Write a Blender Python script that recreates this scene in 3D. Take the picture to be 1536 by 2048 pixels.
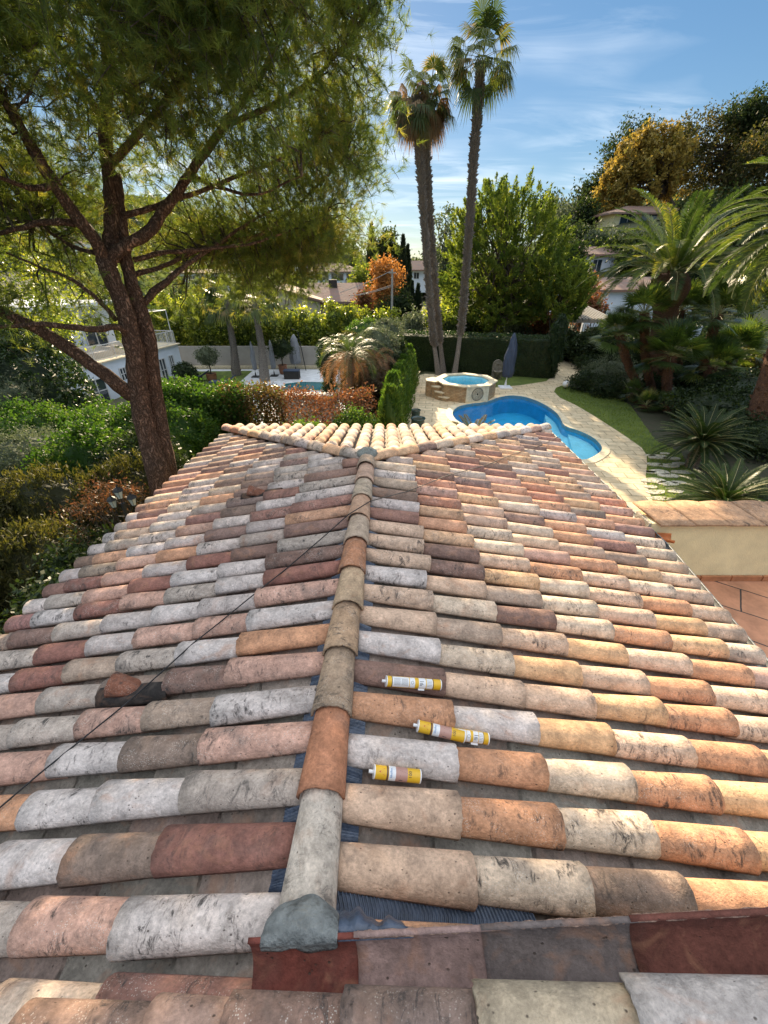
import bpy, math, random
import numpy as np
from mathutils import Vector
PI = math.pi
rng = np.random.default_rng(7)
random.seed(7)
S = bpy.context.scene
for o in list(bpy.data.objects): bpy.data.objects.remove(o)
COL = S.collection
# ---------------------------------------------------------------- camera
CZ = 5.2; FPX = 820.0; PITCH = math.radians(30.55)
cp, sp = math.cos(PITCH), math.sin(PITCH)
cd = bpy.data.cameras.new('camera'); cam = bpy.data.objects.new('camera', cd); COL.objects.link(cam)
cd.sensor_fit = 'VERTICAL'; cd.sensor_height = 24; cd.sensor_width = 18; cd.lens = FPX/2048*24
cd.clip_start = 0.02; cd.clip_end = 3000
cam.location = (0, 0, CZ); cam.rotation_euler = (PI/2-PITCH, 0, 0)
S.camera = cam
S.view_settings.view_transform = 'Standard'; S.view_settings.look = 'None'; S.view_settings.gamma = 1
S.view_settings.exposure = 1.55
# ---------------------------------------------------------------- sky and sun
SUN_EL = math.radians(20.5); SUN_AZ = math.radians(-10.0)
w = bpy.data.worlds.new('World'); S.world = w; w.use_nodes = True
nt = w.node_tree; nt.nodes.clear(); N = nt.nodes.new; Lk = nt.links.new
out = N('ShaderNodeOutputWorld'); bg = N('ShaderNodeBackground'); bg.inputs[1].default_value = 0.085
sky = N('ShaderNodeTexSky'); sky.sky_type = 'NISHITA'; sky.sun_disc = False
sky.sun_elevation = SUN_EL; sky.sun_rotation = SUN_AZ; sky.air_density = 1.0; sky.dust_density = 0.1; sky.ozone_density = 2.2; sky.altitude = 100
tc = N('ShaderNodeTexCoord'); sx = N('ShaderNodeSeparateXYZ'); Lk(tc.outputs['Generated'], sx.inputs[0])
mz = N('ShaderNodeMath'); mz.operation = 'ADD'; mz.inputs[1].default_value = 0.12; Lk(sx.outputs[2], mz.inputs[0])
mx = N('ShaderNodeMath'); mx.operation = 'MAXIMUM'; mx.inputs[1].default_value = 0.05; Lk(mz.outputs[0], mx.inputs[0])
dx = N('ShaderNodeMath'); dx.operation = 'DIVIDE'; Lk(sx.outputs[0], dx.inputs[0]); Lk(mx.outputs[0], dx.inputs[1])
dy = N('ShaderNodeMath'); dy.operation = 'DIVIDE'; Lk(sx.outputs[1], dy.inputs[0]); Lk(mx.outputs[0], dy.inputs[1])
cb = N('ShaderNodeCombineXYZ'); Lk(dx.outputs[0], cb.inputs[0]); Lk(dy.outputs[0], cb.inputs[1])
mp = N('ShaderNodeMapping'); mp.inputs['Rotation'].default_value = (0, 0, math.radians(-28)); mp.inputs['Scale'].default_value = (0.5, 1.9, 1); mp.inputs['Location'].default_value = (3.3, 1.2, 0); Lk(cb.outputs[0], mp.inputs[0])
n1 = N('ShaderNodeTexNoise'); n1.inputs['Scale'].default_value = 1.6; n1.inputs['Detail'].default_value = 9; n1.inputs['Roughness'].default_value = 0.62; n1.inputs['Distortion'].default_value = 0.9; Lk(mp.outputs[0], n1.inputs['Vector'])
n2 = N('ShaderNodeTexNoise'); n2.inputs['Scale'].default_value = 0.75; n2.inputs['Detail'].default_value = 3; Lk(cb.outputs[0], n2.inputs['Vector'])
r1 = N('ShaderNodeMapRange'); r1.inputs[1].default_value = 0.42; r1.inputs[2].default_value = 0.66; Lk(n1.outputs[0], r1.inputs[0])
r2 = N('ShaderNodeMapRange'); r2.inputs[1].default_value = 0.4; r2.inputs[2].default_value = 0.65; Lk(n2.outputs[0], r2.inputs[0])
mm = N('ShaderNodeMath'); mm.operation = 'MULTIPLY'; Lk(r1.outputs[0], mm.inputs[0]); Lk(r2.outputs[0], mm.inputs[1])
m3 = N('ShaderNodeMath'); m3.operation = 'MULTIPLY'; m3.inputs[1].default_value = 0.8; m3.use_clamp = True; Lk(mm.outputs[0], m3.inputs[0])
cl = N('ShaderNodeMix'); cl.data_type = 'RGBA'; Lk(m3.outputs[0], cl.inputs[0]); cl.inputs[7].default_value = (5.2, 5.6, 6.0, 1)
gmm = N('ShaderNodeGamma'); gmm.inputs[1].default_value = 0.62; Lk(sky.outputs[0], gmm.inputs[0])   # softer glow around the low sun
hs = N('ShaderNodeHueSaturation'); hs.inputs['Saturation'].default_value = 1.5; hs.inputs['Value'].default_value = .86; Lk(gmm.outputs[0], hs.inputs['Color'])
tn = N('ShaderNodeMix'); tn.data_type = 'RGBA'; tn.blend_type = 'MULTIPLY'; tn.inputs[0].default_value = 1; tn.inputs[7].default_value = (.92, .98, 1.06, 1); Lk(hs.outputs[0], tn.inputs[6])
Lk(tn.outputs[2], cl.inputs[6])
# bright cirrus-like veil, added unseen above the frame to lift the shaded areas
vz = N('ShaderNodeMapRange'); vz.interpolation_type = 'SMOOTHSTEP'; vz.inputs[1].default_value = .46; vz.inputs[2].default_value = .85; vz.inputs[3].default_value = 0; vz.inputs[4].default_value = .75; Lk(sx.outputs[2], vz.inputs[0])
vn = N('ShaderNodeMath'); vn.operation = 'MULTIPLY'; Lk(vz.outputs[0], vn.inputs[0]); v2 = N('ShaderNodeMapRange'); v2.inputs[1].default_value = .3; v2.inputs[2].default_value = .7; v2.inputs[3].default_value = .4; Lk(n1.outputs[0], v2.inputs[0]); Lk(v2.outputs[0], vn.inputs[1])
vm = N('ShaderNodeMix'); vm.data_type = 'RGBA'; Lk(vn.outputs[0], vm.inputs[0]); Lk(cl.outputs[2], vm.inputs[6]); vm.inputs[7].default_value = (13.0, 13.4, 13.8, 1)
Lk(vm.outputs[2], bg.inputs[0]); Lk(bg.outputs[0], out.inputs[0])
sd = bpy.data.lights.new('sun', 'SUN'); sun = bpy.data.objects.new('sun', sd); COL.objects.link(sun)
sd.energy = 5.0; sd.angle = math.radians(0.53); sd.color = (1.0, 0.80, 0.54)
SD = Vector((math.sin(SUN_AZ)*math.cos(SUN_EL), math.cos(SUN_AZ)*math.cos(SUN_EL), math.sin(SUN_EL)))
sun.rotation_euler = SD.to_track_quat('Z', 'Y').to_euler()
# ---------------------------------------------------------------- placing helpers: photo point -> place in the world
def ray(u, v):
    x = (u-768)/FPX; d = (v-1024)/FPX
    return np.array([x, cp-d*sp, -sp-d*cp])
def G(u, v, z=0.0):
    r = ray(u, v); t = (z-CZ)/r[2]; return np.array([r[0]*t, r[1]*t, z])
def PY(u, v, Y):
    r = ray(u, v); t = Y/r[1]; return np.array([r[0]*t, Y, CZ+r[2]*t])
def hit(u, v, P, n):
    r = ray(u, v); o = np.array([0, 0, CZ]); t = np.dot(np.array(P)-o, n)/np.dot(r, n); return o+r*t
def nrm(a):
    a = np.asarray(a, float); return a/np.maximum(np.linalg.norm(a, axis=-1, keepdims=True), 1e-9)
def sst(a, b, x):
    t = np.clip((x-a)/(b-a), 0, 1); return t*t*(3-2*t)
# ---------------------------------------------------------------- mesh builder
class MB:
    def __init__(s): s.v = []; s.f = []; s.n = 0; s.t = []; s.c = []; s.p = []; s.m = []; s.use = set()
    def add(s, V, F, tint=None, col=None, tco=None, mi=0):
        V = np.asarray(V, float).reshape(-1, 3)
        groups = [F] if isinstance(F, np.ndarray) else None
        if groups is None:
            d = {}
            for f in F: d.setdefault(len(f), []).append(f)
            groups = [np.array(g) for g in d.values()]
        for g in groups:
            k = len(g); s.f.append(g+s.n)
            if tint is None: s.t.append(np.full(k, 0.5))
            else: s.use.add('t'); s.t.append(np.broadcast_to(tint, (k,)) if np.ndim(tint) == 0 else np.asarray(tint))
            if col is None: s.c.append(np.full((k, 3), 0.5))
            else: s.use.add('c'); s.c.append(np.broadcast_to(np.asarray(col, float), (k, 3)))
            s.m.append(np.full(k, mi, int))
        s.v.append(V); s.n += len(V)
        if tco is None: s.p.append(V)
        else: s.use.add('p'); s.p.append(np.asarray(tco, float))
    def build(s, name, mats, parent=None, smooth=False):
        me = bpy.data.meshes.new(name)
        V = np.concatenate(s.v); me.vertices.add(len(V)); me.vertices.foreach_set('co', V.astype(np.float32).ravel())
        sizes = np.concatenate([np.full(len(g), g.shape[1]) for g in s.f]); idx = np.concatenate([g.ravel() for g in s.f])
        me.loops.add(len(idx)); me.loops.foreach_set('vertex_index', idx.astype(np.int32))
        st = np.concatenate([[0], np.cumsum(sizes)[:-1]])
        me.polygons.add(len(sizes)); me.polygons.foreach_set('loop_start', st.astype(np.int32)); me.polygons.foreach_set('loop_total', sizes.astype(np.int32))
        me.polygons.foreach_set('material_index', np.concatenate(s.m).astype(np.int32))
        me.polygons.foreach_set('use_smooth', np.full(len(sizes), smooth))
        me.update(calc_edges=True)
        if 't' in s.use: me.attributes.new('tint', 'FLOAT', 'FACE').data.foreach_set('value', np.concatenate(s.t).astype(np.float32))
        if 'c' in s.use:
            c = np.concatenate(s.c); c = np.concatenate([c, np.ones((len(c), 1))], 1)
            me.attributes.new('col', 'FLOAT_COLOR', 'FACE').data.foreach_set('color', c.astype(np.float32).ravel())
        if 'p' in s.use: me.attributes.new('tco', 'FLOAT_VECTOR', 'POINT').data.foreach_set('vector', np.concatenate(s.p).astype(np.float32).ravel())
        for m in (mats if isinstance(mats, (list, tuple)) else [mats]): me.materials.append(m)
        me.validate()
        o = bpy.data.objects.new(name, me); COL.objects.link(o)
        if parent is not None: o.parent = parent
        return o
    # shapes --------------------------------------------------
    def box(s, a, b, **k):
        (x0, y0, z0), (x1, y1, z1) = a, b
        V = [(x0,y0,z0),(x1,y0,z0),(x1,y1,z0),(x0,y1,z0),(x0,y0,z1),(x1,y0,z1),(x1,y1,z1),(x0,y1,z1)]
        s.add(V, np.array([(3,2,1,0),(4,5,6,7),(0,1,5,4),(1,2,6,5),(2,3,7,6),(3,0,4,7)]), **k); return s
    def obox(s, c, ax, ay, az, h, **k):          # centre, three unit axes, half sizes
        c = np.array(c, float); A = np.array([ax, ay, az], float)*np.array(h)[:, None]
        V = [c+i*A[0]+j*A[1]+l*A[2] for l in (-1,1) for i, j in ((-1,-1),(1,-1),(1,1),(-1,1))]
        s.add(V, np.array([(3,2,1,0),(4,5,6,7),(0,1,5,4),(1,2,6,5),(2,3,7,6),(3,0,4,7)]), **k); return s
    def bar(s, a, b, w, h=None, up=(0,0,1), **k):
        a, b = np.array(a, float), np.array(b, float); d = nrm(b-a); sd_ = nrm(np.cross(d, up)); u = np.cross(sd_, d)
        return s.obox((a+b)/2, d, sd_, u, (np.linalg.norm(b-a)/2, w/2, (h or w)/2), **k)
    def tube(s, P, R, n=8, cap=True, jit=0, **k):
        P = np.asarray(P, float); m = len(P); R = np.broadcast_to(np.asarray(R, float), (m,))
        T = nrm(np.gradient(P, axis=0)); ref = np.array([0.13, 0.31, 0.94]) if abs(T[0][2]) < .8 else np.array([1., .1, 0])
        X = nrm(np.cross(T, ref)); Y = np.cross(T, X); a = np.linspace(0, 2*PI, n, endpoint=False)
        rr = R[:, None]*(1+jit*rng.normal(size=(m, n))) if jit else np.repeat(R[:, None], n, 1)
        V = P[:, None]+rr[..., None]*(np.cos(a)[None, :, None]*X[:, None]+np.sin(a)[None, :, None]*Y[:, None])
        i = np.arange(m-1)[:, None]*n; j = np.arange(n)[None]; j2 = (j+1) % n
        F = np.stack([i+j, i+j2, i+n+j2, i+n+j], -1).reshape(-1, 4)
        FF = [tuple(f) for f in F]+([tuple(range(n-1, -1, -1)), tuple(range((m-1)*n, m*n))] if cap else [])
        s.add(V.reshape(-1, 3), F if not cap else FF, **k); return s
    def lathe(s, prof, c, n=20, **k):            # prof: (r, z) upward
        pr = np.array(prof, float); a = np.linspace(0, 2*PI, n, endpoint=False); m = len(pr)
        V = np.stack([pr[:, 0][:, None]*np.cos(a), pr[:, 0][:, None]*np.sin(a), np.repeat(pr[:, 1][:, None], n, 1)], -1).reshape(-1, 3)+np.array(c)
        i = np.arange(m-1)[:, None]*n; j = np.arange(n)[None]; j2 = (j+1) % n
        F = np.stack([i+j, i+j2, i+n+j2, i+n+j], -1).reshape(-1, 4)
        s.add(V, [tuple(f) for f in F]+[tuple(range(n-1, -1, -1)), tuple(range((m-1)*n, m*n))], **k); return s
    def prism(s, poly, z0, z1, **k):
        p = [tuple(q[:2]) for q in poly]
        ar = sum(p[i][0]*p[(i+1) % len(p)][1]-p[(i+1) % len(p)][0]*p[i][1] for i in range(len(p)))
        if ar < 0: p = p[::-1]
        n = len(p); V = [(x, y, z0) for x, y in p]+[(x, y, z1) for x, y in p]
        s.add(V, [tuple(range(n-1, -1, -1)), tuple(range(n, 2*n))]+[(i, (i+1) % n, n+(i+1) % n, n+i) for i in range(n)], **k); return s
    def blob(s, c, r, n=14, jit=.06, **k):       # lumpy closed ellipsoid
        th = np.linspace(0.02, PI-.02, n); ph = np.linspace(0, 2*PI, 2*n, endpoint=False)
        T, Pp = np.meshgrid(th, ph, indexing='ij')
        D = np.stack([np.sin(T)*np.cos(Pp), np.sin(T)*np.sin(Pp), np.cos(T)], -1)
        f = 1+jit*(np.sin(5*D[..., 0]+3*D[..., 2]+c[0])+np.sin(6*D[..., 1]-4*D[..., 2]+c[1])+rng.normal(size=T.shape)*.4)
        V = (D*f[..., None]*np.array(r)+np.array(c)).reshape(-1, 3); m = 2*n
        i = np.arange(n-1)[:, None]*m; j = np.arange(m)[None]; j2 = (j+1) % m
        F = np.stack([i+j, i+m+j, i+m+j2, i+j2], -1).reshape(-1, 4)
        s.add(V, [tuple(f_) for f_ in F]+[tuple(range(m)), tuple(range((n-1)*m+m-1, (n-1)*m-1, -1))], **k); return s
    def leaves(s, P, ln, wd, dirs=None, tint=None, spread=1.0, col=None):
        P = np.asarray(P, float); n = len(P)
        A = nrm(rng.normal(size=(n, 3))) if dirs is None else nrm(nrm(dirs)+spread*rng.normal(size=(n, 3))*.6)
        B = nrm(np.cross(A, rng.normal(size=(n, 3)))); sc = rng.uniform(.65, 1.3, (n, 1))
        V = np.stack([P-A*ln*.5*sc, P+B*wd*.5*sc, P+A*ln*.5*sc, P-B*wd*.5*sc], 1).reshape(-1, 3)
        F = np.arange(4*n).reshape(n, 4)
        s.add(V, F, tint=rng.uniform(0, 1, n) if tint is None else tint, col=col); return s
def empty(name, loc=(0,0,0)):
    o = bpy.data.objects.new(name, None); COL.objects.link(o); o.location = tuple(float(q) for q in loc); o.empty_display_size = .2; return o
def tag(o, label=None, cat=None, group=None, kind=None):
    if label: o['label'] = label
    if cat: o['category'] = cat
    if group: o['group'] = group
    if kind: o['kind'] = kind
    return o
def thing(name, label, cat, loc=(0,0,0), group=None): return tag(empty(name, loc), label, cat, group)
def adopt(o, root):      # world-space mesh under an Empty that stands at its base
    o.parent = root; o.matrix_parent_inverse = root.matrix_basis.inverted() if False else o.matrix_parent_inverse
    o.location = tuple(-root.location[i]+o.location[i] for i in range(3)); return o
def part(mb, name, mat, root, smooth=False): return adopt(mb.build(name, mat, None, smooth), root)
def sub(mb, name, mat, p, smooth=False):         # sub-part of a part whose root stands off the origin
    o = mb.build(name, mat, None, smooth); o.parent = p; return o
# ---------------------------------------------------------------- materials
def mat_new(name):
    m = bpy.data.materials.new(name); m.use_nodes = True; t = m.node_tree; t.nodes.clear(); return m, t, t.nodes.new, t.links.new
def simple(name, col, rough=.6, noise=.15, scale=8, bump=.1, metal=0, spec=.4, col2=None, stretch=(1,1,1), bscale=None, emis=None):
    m, t, n, l = mat_new(name); o = n('ShaderNodeOutputMaterial'); b = n('ShaderNodeBsdfPrincipled'); l(b.outputs[0], o.inputs[0])
    tc = n('ShaderNodeTexCoord'); mp = n('ShaderNodeMapping'); mp.inputs['Scale'].default_value = stretch; l(tc.outputs['Object'], mp.inputs[0])
    nz = n('ShaderNodeTexNoise'); nz.inputs['Scale'].default_value = scale; nz.inputs['Detail'].default_value = 6; nz.inputs['Roughness'].default_value = .65; l(mp.outputs[0], nz.inputs['Vector'])
    mr = n('ShaderNodeMapRange'); mr.inputs[1].default_value = .3; mr.inputs[2].default_value = .7; l(nz.outputs[0], mr.inputs[0])
    mx = n('ShaderNodeMix'); mx.data_type = 'RGBA'; l(mr.outputs[0], mx.inputs[0])
    c2 = col2 or tuple(max(0, c*(1-noise*2)) for c in col); c1 = col if col2 else tuple(min(1, c*(1+noise)) for c in col)
    mx.inputs[6].default_value = (*c2, 1); mx.inputs[7].default_value = (*c1, 1); l(mx.outputs[2], b.inputs['Base Color'])
    b.inputs['Roughness'].default_value = rough; b.inputs['Metallic'].default_value = metal; b.inputs['Specular IOR Level'].default_value = spec
    if bump:
        nb = n('ShaderNodeTexNoise'); nb.inputs['Scale'].default_value = bscale or scale*4; nb.inputs['Detail'].default_value = 5; l(mp.outputs[0], nb.inputs['Vector'])
        bp = n('ShaderNodeBump'); bp.inputs['Strength'].default_value = bump; bp.inputs['Distance'].default_value = .05; l(nb.outputs[0], bp.inputs['Height']); l(bp.outputs[0], b.inputs['Normal'])
    if emis: b.inputs['Emission Color'].default_value = (*col, 1); b.inputs['Emission Strength'].default_value = emis
    return m
def leafmat(name, ca, cb_, cc=None, trans=.4, rough=.45, nscale=1.2, spec=.35, tcol=None):
    m, t, n, l = mat_new(name); o = n('ShaderNodeOutputMaterial'); b = n('ShaderNodeBsdfPrincipled')
    at = n('ShaderNodeAttribute'); at.attribute_name = 'tint'
    cr = n('ShaderNodeValToRGB'); e = cr.color_ramp.elements; e[0].color = (*ca, 1); e[1].color = (*cb_, 1)
    if cc: q = cr.color_ramp.elements.new(.88); q.color = (*cb_, 1); cr.color_ramp.elements[-1].color = (*cc, 1)
    geo = n('ShaderNodeNewGeometry'); nz = n('ShaderNodeTexNoise'); nz.inputs['Scale'].default_value = nscale; nz.inputs['Detail'].default_value = 2; l(geo.outputs['Position'], nz.inputs['Vector'])
    ma = n('ShaderNodeMath'); ma.operation = 'MULTIPLY_ADD'; ma.inputs[1].default_value = 1.1; ma.inputs[2].default_value = -.55; l(nz.outputs[0], ma.inputs[0])
    ad = n('ShaderNodeMath'); ad.operation = 'ADD'; ad.use_clamp = True; l(ma.outputs[0], ad.inputs[0]); l(at.outputs['Fac'], ad.inputs[1]); l(ad.outputs[0], cr.inputs[0])
    l(cr.outputs[0], b.inputs['Base Color']); b.inputs['Roughness'].default_value = rough; b.inputs['Specular IOR Level'].default_value = spec
    tr = n('ShaderNodeBsdfTranslucent'); gm = n('ShaderNodeMix'); gm.data_type = 'RGBA'; gm.blend_type = 'MULTIPLY'; gm.inputs[0].default_value = 1
    l(cr.outputs[0], gm.inputs[6]); gm.inputs[7].default_value = (*(tcol or (2.0, 2.1, .9)), 1); l(gm.outputs[2], tr.inputs[0])
    mx = n('ShaderNodeMixShader'); mx.inputs[0].default_value = trans; l(b.outputs[0], mx.inputs[1]); l(tr.outputs[0], mx.inputs[2]); l(mx.outputs[0], o.inputs[0])
    return m
def barkmat(name, ca, cb_, sc=7, stretch=(1,1,.25), bump=.9, dist=.03):
    m, t, n, l = mat_new(name); o = n('ShaderNodeOutputMaterial'); b = n('ShaderNodeBsdfPrincipled'); l(b.outputs[0], o.inputs[0]); b.inputs['Roughness'].default_value = .9; b.inputs['Specular IOR Level'].default_value = .15
    tc = n('ShaderNodeTexCoord'); mp = n('ShaderNodeMapping'); mp.inputs['Scale'].default_value = stretch; l(tc.outputs['Object'], mp.inputs[0])
    vo = n('ShaderNodeTexVoronoi'); vo.feature = 'DISTANCE_TO_EDGE'; vo.inputs['Scale'].default_value = sc*1.6
    nz = n('ShaderNodeTexNoise'); nz.inputs['Scale'].default_value = sc; nz.inputs['Detail'].default_value = 8; nz.inputs['Distortion'].default_value = .6; l(mp.outputs[0], nz.inputs['Vector'])
    av = n('ShaderNodeMix'); av.data_type = 'VECTOR'; av.inputs[0].default_value = .3; l(mp.outputs[0], av.inputs[4]); l(nz.outputs['Color'], av.inputs[5]); l(av.outputs[1], vo.inputs['Vector'])
    mr = n('ShaderNodeMapRange'); mr.inputs[1].default_value = 0; mr.inputs[2].default_value = .28; l(vo.outputs[0], mr.inputs[0])
    cm = n('ShaderNodeMix'); cm.data_type = 'RGBA'; l(nz.outputs[0], cm.inputs[0]); cm.inputs[6].default_value = (*ca, 1); cm.inputs[7].default_value = (*cb_, 1)
    cm2 = n('ShaderNodeMix'); cm2.data_type = 'RGBA'; cm2.blend_type = 'MULTIPLY'; cm2.inputs[0].default_value = .7; l(cm.outputs[2], cm2.inputs[6]); l(mr.outputs[0], cm2.inputs[7]); l(cm2.outputs[2], b.inputs['Base Color'])
    ad = n('ShaderNodeMath'); ad.operation = 'MULTIPLY_ADD'; ad.inputs[1].default_value = .4; l(nz.outputs[0], ad.inputs[0]); l(mr.outputs[0], ad.inputs[2])
    bp = n('ShaderNodeBump'); bp.inputs['Strength'].default_value = bump; bp.inputs['Distance'].default_value = dist; l(ad.outputs[0], bp.inputs['Height']); l(bp.outputs[0], b.inputs['Normal'])
    return m
def tilemat(name, stain=1.0):
    m, t, n, l = mat_new(name); o = n('ShaderNodeOutputMaterial'); b = n('ShaderNodeBsdfPrincipled'); l(b.outputs[0], o.inputs[0]); b.inputs['Roughness'].default_value = .85; b.inputs['Specular IOR Level'].default_value = .25
    ca = n('ShaderNodeAttribute'); ca.attribute_name = 'col'; pa = n('ShaderNodeAttribute'); pa.attribute_name = 'tco'; ti = n('ShaderNodeAttribute'); ti.attribute_name = 'tint'
    def noise(sc, det, st=(1,1,1), dist=0, rgh=.6):
        mp = n('ShaderNodeMapping'); mp.inputs['Scale'].default_value = st; l(pa.outputs['Vector'], mp.inputs[0])
        z = n('ShaderNodeTexNoise'); z.inputs['Scale'].default_value = sc; z.inputs['Detail'].default_value = det; z.inputs['Distortion'].default_value = dist; z.inputs['Roughness'].default_value = rgh; l(mp.outputs[0], z.inputs['Vector']); return z
    def rng_(src, a, b_, c=0, d=1):
        r = n('ShaderNodeMapRange'); r.inputs[1].default_value = a; r.inputs[2].default_value = b_; r.inputs[3].default_value = c; r.inputs[4].default_value = d; l(src, r.inputs[0]); return r.outputs[0]
    def mul(a, b_):
        q = n('ShaderNodeMath'); q.operation = 'MULTIPLY'; q.use_clamp = True; l(a, q.inputs[0])
        if isinstance(b_, float): q.inputs[1].default_value = b_
        else: l(b_, q.inputs[1])
        return q.outputs[0]
    def mixc(f, a, col, mode='MIX'):
        q = n('ShaderNodeMix'); q.data_type = 'RGBA'; q.blend_type = mode; l(f, q.inputs[0]); l(a, q.inputs[6])
        if isinstance(col, tuple): q.inputs[7].default_value = (*col, 1)
        else: l(col, q.inputs[7])
        return q.outputs[2]
    big = noise(9, 5); fine = noise(70, 4, rgh=.7)
    mid_ = noise(26, 6, (1, 1, 1), .4, .75); one = n('ShaderNodeValue'); one.outputs[0].default_value = 1
    c = mixc(one.outputs[0], ca.outputs['Color'], rng_(big.outputs[0], .3, .7, .72, 1.25), 'MULTIPLY')
    c = mixc(one.outputs[0], c, rng_(mid_.outputs[0], .25, .75, .72, 1.25), 'MULTIPLY')
    c = mixc(one.outputs[0], c, rng_(fine.outputs[0], .25, .75, .72, 1.28), 'MULTIPLY')
    c = mixc(mul(rng_(noise(7, 4, (1, 1, 1), .8).outputs[0], .54, .7), rng_(ti.outputs['Fac'], .0, 1., .45, .0)), c, (.46, .23, .13))
    c = mixc(mul(rng_(noise(5, 5, (1, 1, 1), 1.2).outputs[0], .52, .72), rng_(ti.outputs['Fac'], .0, 1., .1, .7)), c, (.16, .13, .11))
    # pale lichen specks
    vo = n('ShaderNodeTexVoronoi'); vo.inputs['Scale'].default_value = 130; l(pa.outputs['Vector'], vo.inputs['Vector'])
    sp_ = mul(rng_(vo.outputs['Distance'], .32, .18), rng_(noise(13, 3).outputs[0], .47, .6)); sp_ = mul(sp_, rng_(ti.outputs['Fac'], .35, .75))
    c = mixc(mul(sp_, .75), c, (.66, .61, .54))
    # dark runs across the arc, grouped in patches
    st = noise(26, 8, (1, .38, .38), 1.1, .8); pt = noise(7.5, 4)
    k = mul(rng_(st.outputs[0], .50, .60), rng_(pt.outputs[0], .47, .57)); k2 = mul(k, rng_(ti.outputs['Fac'], .1, .7, .3, 1))
    c = mixc(mul(k2, .92*stain), c, (.05, .045, .042))
    # little black pits
    v2 = n('ShaderNodeTexVoronoi'); v2.inputs['Scale'].default_value = 48; mpp = n('ShaderNodeMapping'); mpp.inputs['Scale'].default_value = (.8, 1, 1); l(pa.outputs['Vector'], mpp.inputs[0]); l(mpp.outputs[0], v2.inputs['Vector'])
    pit = mul(rng_(v2.outputs['Distance'], .20, .10), rng_(noise(17, 2).outputs[0], .54, .60))
    c = mixc(mul(pit, .8), c, (.06, .045, .035)); l(c, b.inputs['Base Color'])
    hh = n('ShaderNodeMath'); hh.operation = 'MULTIPLY_ADD'; hh.inputs[1].default_value = -.8; l(pit, hh.inputs[0]); l(fine.outputs[0], hh.inputs[2])
    h2 = n('ShaderNodeMath'); h2.operation = 'MULTIPLY_ADD'; h2.inputs[1].default_value = 2.0; l(big.outputs[0], h2.inputs[0]); l(hh.outputs[0], h2.inputs[2])
    bp = n('ShaderNodeBump'); bp.inputs['Strength'].default_value = .6; bp.inputs['Distance'].default_value = .008; l(h2.outputs[0], bp.inputs['Height']); l(bp.outputs[0], b.inputs['Normal'])
    return m
def pavemat(name, c1, c2, mortar, scale=1.6, wall=False, rot=0, bw=.55, rh=.3, ms=.012, bump=.4, off=.5):
    m, t, n, l = mat_new(name); o = n('ShaderNodeOutputMaterial'); b = n('ShaderNodeBsdfPrincipled'); l(b.outputs[0], o.inputs[0]); b.inputs['Roughness'].default_value = .75
    tc = n('ShaderNodeTexCoord'); mp = n('ShaderNodeMapping'); mp.inputs['Rotation'].default_value = (0, 0, rot); l(tc.outputs['Object'], mp.inputs[0])
    if wall:
        sq = n('ShaderNodeSeparateXYZ'); l(tc.outputs['Object'], sq.inputs[0]); sb = n('ShaderNodeMath'); sb.operation = 'SUBTRACT'; l(sq.outputs[0], sb.inputs[0]); l(sq.outputs[1], sb.inputs[1]); cq = n('ShaderNodeCombineXYZ'); l(sb.outputs[0], cq.inputs[0]); l(sq.outputs[2], cq.inputs[1]); l(cq.outputs[0], mp.inputs[0])
    nz = n('ShaderNodeTexNoise'); nz.inputs['Scale'].default_value = 2.2; nz.inputs['Detail'].default_value = 5; l(tc.outputs['Object'], nz.inputs['Vector'])
    wv = n('ShaderNodeMix'); wv.data_type = 'VECTOR'; wv.inputs[0].default_value = .03; l(mp.outputs[0], wv.inputs[4]); l(nz.outputs['Color'], wv.inputs[5])
    br = n('ShaderNodeTexBrick'); br.offset = off; br.inputs['Scale'].default_value = scale; br.inputs['Color1'].default_value = (*c1, 1); br.inputs['Color2'].default_value = (*c2, 1); br.inputs['Mortar'].default_value = (*mortar, 1)
    br.inputs['Mortar Size'].default_value = ms; br.inputs['Brick Width'].default_value = bw; br.inputs['Row Height'].default_value = rh; br.inputs['Mortar Smooth'].default_value = .2; l(wv.outputs[1], br.inputs['Vector'])
    n3 = n('ShaderNodeTexNoise'); n3.inputs['Scale'].default_value = 3.5; n3.inputs['Detail'].default_value = 8; n3.inputs['Roughness'].default_value = .7; l(tc.outputs['Object'], n3.inputs['Vector'])
    mr = n('ShaderNodeMapRange'); mr.inputs[1].default_value = .3; mr.inputs[2].default_value = .7; mr.inputs[3].default_value = .62; mr.inputs[4].default_value = 1.2; l(n3.outputs[0], mr.inputs[0])
    mx = n('ShaderNodeMix'); mx.data_type = 'RGBA'; mx.blend_type = 'MULTIPLY'; mx.inputs[0].default_value = 1; l(br.outputs[0], mx.inputs[6]); l(mr.outputs[0], mx.inputs[7]); l(mx.outputs[2], b.inputs['Base Color'])
    bp = n('ShaderNodeBump'); bp.inputs['Strength'].default_value = bump; bp.inputs['Distance'].default_value = .02; bp.invert = True; l(br.outputs['Fac'], bp.inputs['Height']); l(bp.outputs[0], b.inputs['Normal'])
    return m
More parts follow.
